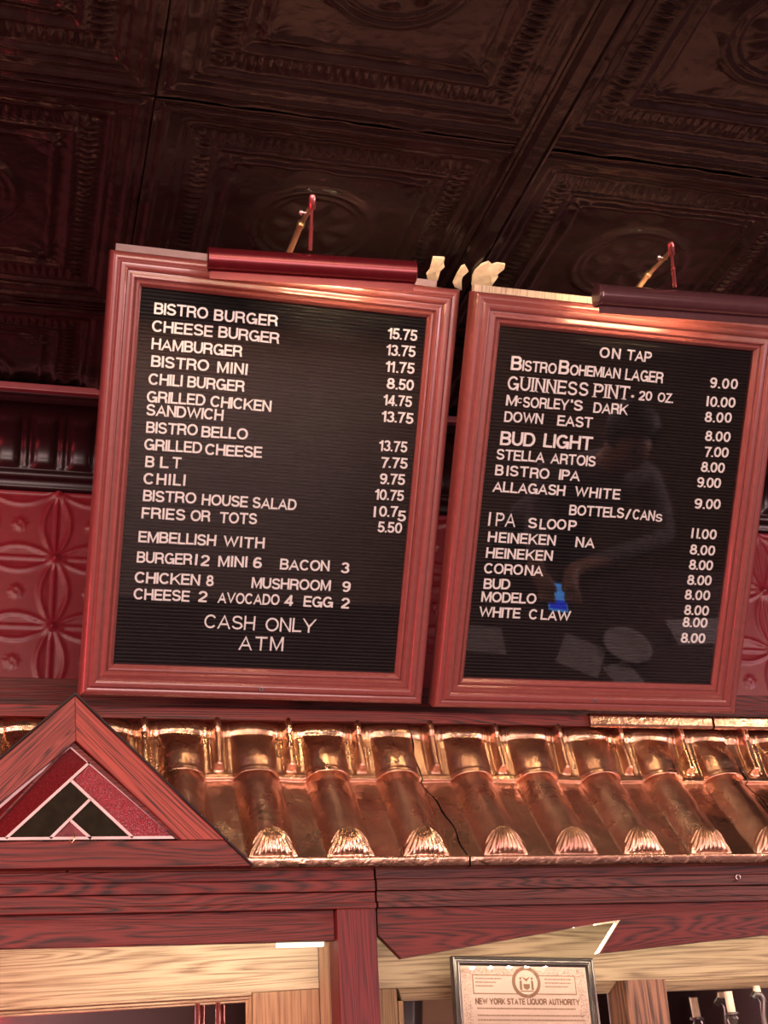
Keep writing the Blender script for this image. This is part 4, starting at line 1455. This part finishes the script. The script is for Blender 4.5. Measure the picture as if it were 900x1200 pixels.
def sheet_on_bar(cx, cy, wx, wy, rot, label, cat='paper', mat='paper', h=0.0012):
    bm = bmesh.new()
    box(bm, (-wx / 2, -wy / 2, 0), (wx / 2, wy / 2, h))
    o = obj('paper_sheet', bm, MAT[mat])
    o.location = (cx, cy, -0.4498)
    o.rotation_euler = (0, 0, rot)
    tag(o, label, cat, 'papers on the bar')
    return o


sheet_on_bar(1.42, 1.00, 0.16, 0.12, 0.1, 'paper sheet on the bar, mirrored at the left of the drinks board glass')
sheet_on_bar(1.75, 1.06, 0.14, 0.15, 0.5, 'paper sheet on the bar mirrored below the blue phone screen')
sheet_on_bar(2.22, 0.93, 0.22, 0.12, -0.1, 'wide paper sheet on the bar, mirrored under the lowest drink prices')
o = sheet_on_bar(1.88, 1.17, 0.10, 0.16, -0.35, 'folded paper napkin mirrored low in the drinks board glass', 'napkin')
o.name = 'paper_napkin'
bm = bmesh.new()
prf = [(0.0, 0.004), (0.045, 0.004), (0.07, 0.012), (0.082, 0.016), (0.083, 0.014), (0.06, 0.003), (0.045, 0.0), (0.0, 0.0)]
seg = 40
rings = []
for r_, z_ in prf:
    if r_ == 0:
        rings.append([bm.verts.new((0, 0, z_))])
    else:
        rings.append([bm.verts.new((r_ * math.cos(2 * PI * k / seg), r_ * math.sin(2 * PI * k / seg), z_)) for k in range(seg)])
for a, b in zip(rings, rings[1:]):
    for k in range(seg):
        if len(a) == 1:
            bm.faces.new((a[0], b[k], b[(k + 1) % seg]))
        elif len(b) == 1:
            bm.faces.new((a[k], b[0], a[(k + 1) % seg]))
        else:
            bm.faces.new((a[k], b[k], b[(k + 1) % seg], a[(k + 1) % seg]))
o = obj('plate', bm, MAT['paper'], smooth=True)
o.location = (1.92, 1.02, -0.4498)
tag(o, 'small white plate on the bar mirrored low in the drinks board', 'plate')
ph = thing('phone', 'phone with a glowing blue screen, mirrored in the drinks board over the last line', 'phone', (1.735, 0.80, -0.449))
ph.rotation_euler = (0, 0, 0.15)
bm = bmesh.new(); box(bm, (-0.036, -0.074, 0), (0.036, 0.074, 0.008), 0.003); obj('body', bm, MAT['black'], ph, world=False)
bm = bmesh.new(); box(bm, (-0.033, -0.070, 0.0081), (0.033, 0.070, 0.0086)); obj('screen', bm, MAT['screen'], ph, world=False)
bm = bmesh.new(); box(bm, (-0.030, 0.015, 0.0087), (0.030, 0.060, 0.0090)); obj('banner', bm, MAT['screen2'], ph, world=False)


# ------------------------------------------------------------------ the guest at the counter, faintly mirrored in the glass
def skinned(chains, mats_of, name, parent, sub=2):
    """chains: lists of (point, radius); the first chain holds the root; shared points join"""
    me = bpy.data.meshes.new(name)
    verts, radii, edges, index = [], [], [], {}
    for ch in chains:
        prev = None
        for p, r in ch:
            key = tuple(round(c, 4) for c in p)
            if key not in index:
                index[key] = len(verts)
                verts.append(p)
                radii.append(r)
            k = index[key]
            if prev is not None:
                edges.append((prev, k))
            prev = k
    me.from_pydata(verts, edges, [])
    o = bpy.data.objects.new(name, me)
    COL.objects.link(o)
    o.modifiers.new('skin', 'SKIN')
    sm = o.modifiers.new('sub', 'SUBSURF')
    sm.levels = sm.render_levels = sub
    sv = me.skin_vertices[0].data
    for k, r in enumerate(radii):
        sv[k].radius = (r, r) if not isinstance(r, tuple) else r
    sv[0].use_root = True
    dg = bpy.context.evaluated_depsgraph_get()
    dg.update()
    out = bpy.data.meshes.new_from_object(o.evaluated_get(dg))
    bpy.data.objects.remove(o)
    out.materials.clear()
    for m in mats_of[0]:
        out.materials.append(m)
    for p in out.polygons:
        p.material_index = mats_of[1](p.center)
        p.use_smooth = True
    off = parent.location
    for v in out.vertices:
        v.co -= off
    return link(name, out, parent)


guest = thing('person', 'person in a grey shirt leaning over a phone, faint in the drinks board glass', 'person', (2.02, 0.05, -1.55))
pel, bel, che, nek, hed = (2.02, 0.00, -0.82), (2.02, 0.08, -0.62), (2.00, 0.26, -0.36), (1.975, 0.40, -0.16), (1.955, 0.49, -0.04)
tor = [(pel, (0.15, 0.12)), (bel, (0.14, 0.11)), (che, (0.16, 0.12)), (nek, 0.058), (hed, 0.085), ((1.95, 0.52, 0.05), 0.075)]
ch = [tor]
for sg in (-1, 1):
    sh = (2.0 + sg * 0.19, 0.30, -0.30)
    el = (2.0 + sg * 0.25 - 0.03, 0.52, -0.395)
    wr = (1.735 + (0.075 if sg > 0 else -0.055), 0.70, -0.405)
    pm = (1.735 + (0.048 if sg > 0 else -0.045), 0.765, -0.412)
    ch.append([(che, (0.16, 0.12)), (sh, 0.065), (el, 0.043), (wr, 0.028), (pm, 0.030)])
    for k in range(4):
        b0 = (pm[0] + (k - 1.5) * 0.015, pm[1] + 0.045, pm[2] - 0.010)
        b1 = (pm[0] + (k - 1.5) * 0.016, pm[1] + 0.075, pm[2] - 0.018 - 0.002 * k)
        ch.append([(pm, 0.030), (b0, 0.009), (b1, 0.0075)])
    ch.append([(pm, 0.030), (pm[0] - sg * 0.028, pm[1] + 0.020, pm[2] + 0.004), (pm[0] - sg * 0.034, pm[1] + 0.045, pm[2] + 0.006)][:1] + [((pm[0] - sg * 0.028, pm[1] + 0.020, pm[2] + 0.004), 0.010), ((pm[0] - sg * 0.030, pm[1] + 0.045, pm[2] + 0.004), 0.008)])
    hp = (2.02 + sg * 0.10, 0.03, -0.86)
    ch.append([(pel, (0.15, 0.12)), (hp, 0.10), (2.02 + sg * 0.13, 0.42, -0.90)][:2] + [((2.02 + sg * 0.13, 0.42, -0.90), 0.068), ((2.02 + sg * 0.12, 0.38, -1.30), 0.052), ((2.02 + sg * 0.12, 0.36, -1.48), 0.040), ((2.02 + sg * 0.13, 0.50, -1.51), 0.036)])
MAT['denim'] = plain('dark_blue_denim', (0.02, 0.025, 0.05), 0.9)
skinned(ch, ([MAT['shirt'], MAT['skin'], MAT['denim']], lambda c: 2 if c.z < -0.74 else (1 if (c.z > -0.17 and c.y > 0.36) or c.y > 0.66 else 0)), 'body', guest)
bm = bmesh.new()
bmesh.ops.create_icosphere(bm, subdivisions=3, radius=0.105)
for v in bm.verts:
    v.co = Vector((1.953 + v.co.x * 0.86, 0.478 + v.co.y * 0.98, 0.035 + v.co.z * 1.0))
bmesh.ops.delete(bm, geom=[v for v in bm.verts if v.co.y > 0.53 and v.co.z < 0.07 or v.co.z < -0.04], context='VERTS')
obj('hair', bm, plain('dark_brown_hair', (0.03, 0.016, 0.010), 0.6), guest, smooth=True)
bm = bmesh.new()
for x, z, r in ((1.925, 0.03, 0.009), (1.985, 0.03, 0.009)):
    bmesh.ops.create_uvsphere(bm, u_segments=10, v_segments=8, radius=r, matrix=Matrix.Translation((x, 0.590, z)))
obj('eyes', bm, MAT['black'], guest, smooth=True)
stool = thing('bar_stool', 'dark oak bar stool under the guest at the counter', 'stool', (2.02, -0.02, -1.55))
bm = bmesh.new(); tube(bm, [(2.02, -0.02, -0.99), (2.02, -0.02, -0.955)], [0.18, 0.17], 28); obj('seat', bm, MAT['dark_oak'], stool)
for k in range(4):
    a = PI / 4 + k * PI / 2
    bm = bmesh.new()
    tube(bm, [(2.02 + 0.11 * math.cos(a), -0.02 + 0.11 * math.sin(a), -0.99), (2.02 + 0.19 * math.cos(a), -0.02 + 0.19 * math.sin(a), -1.55)], 0.016, 10)
    obj('leg', bm, MAT['dark_oak'], stool)

# ================================================================== lift everything from eye height to the floor
for o in list(SC.objects):
    if o.parent is None and o.type != 'CAMERA':
        o.location.z += EYE
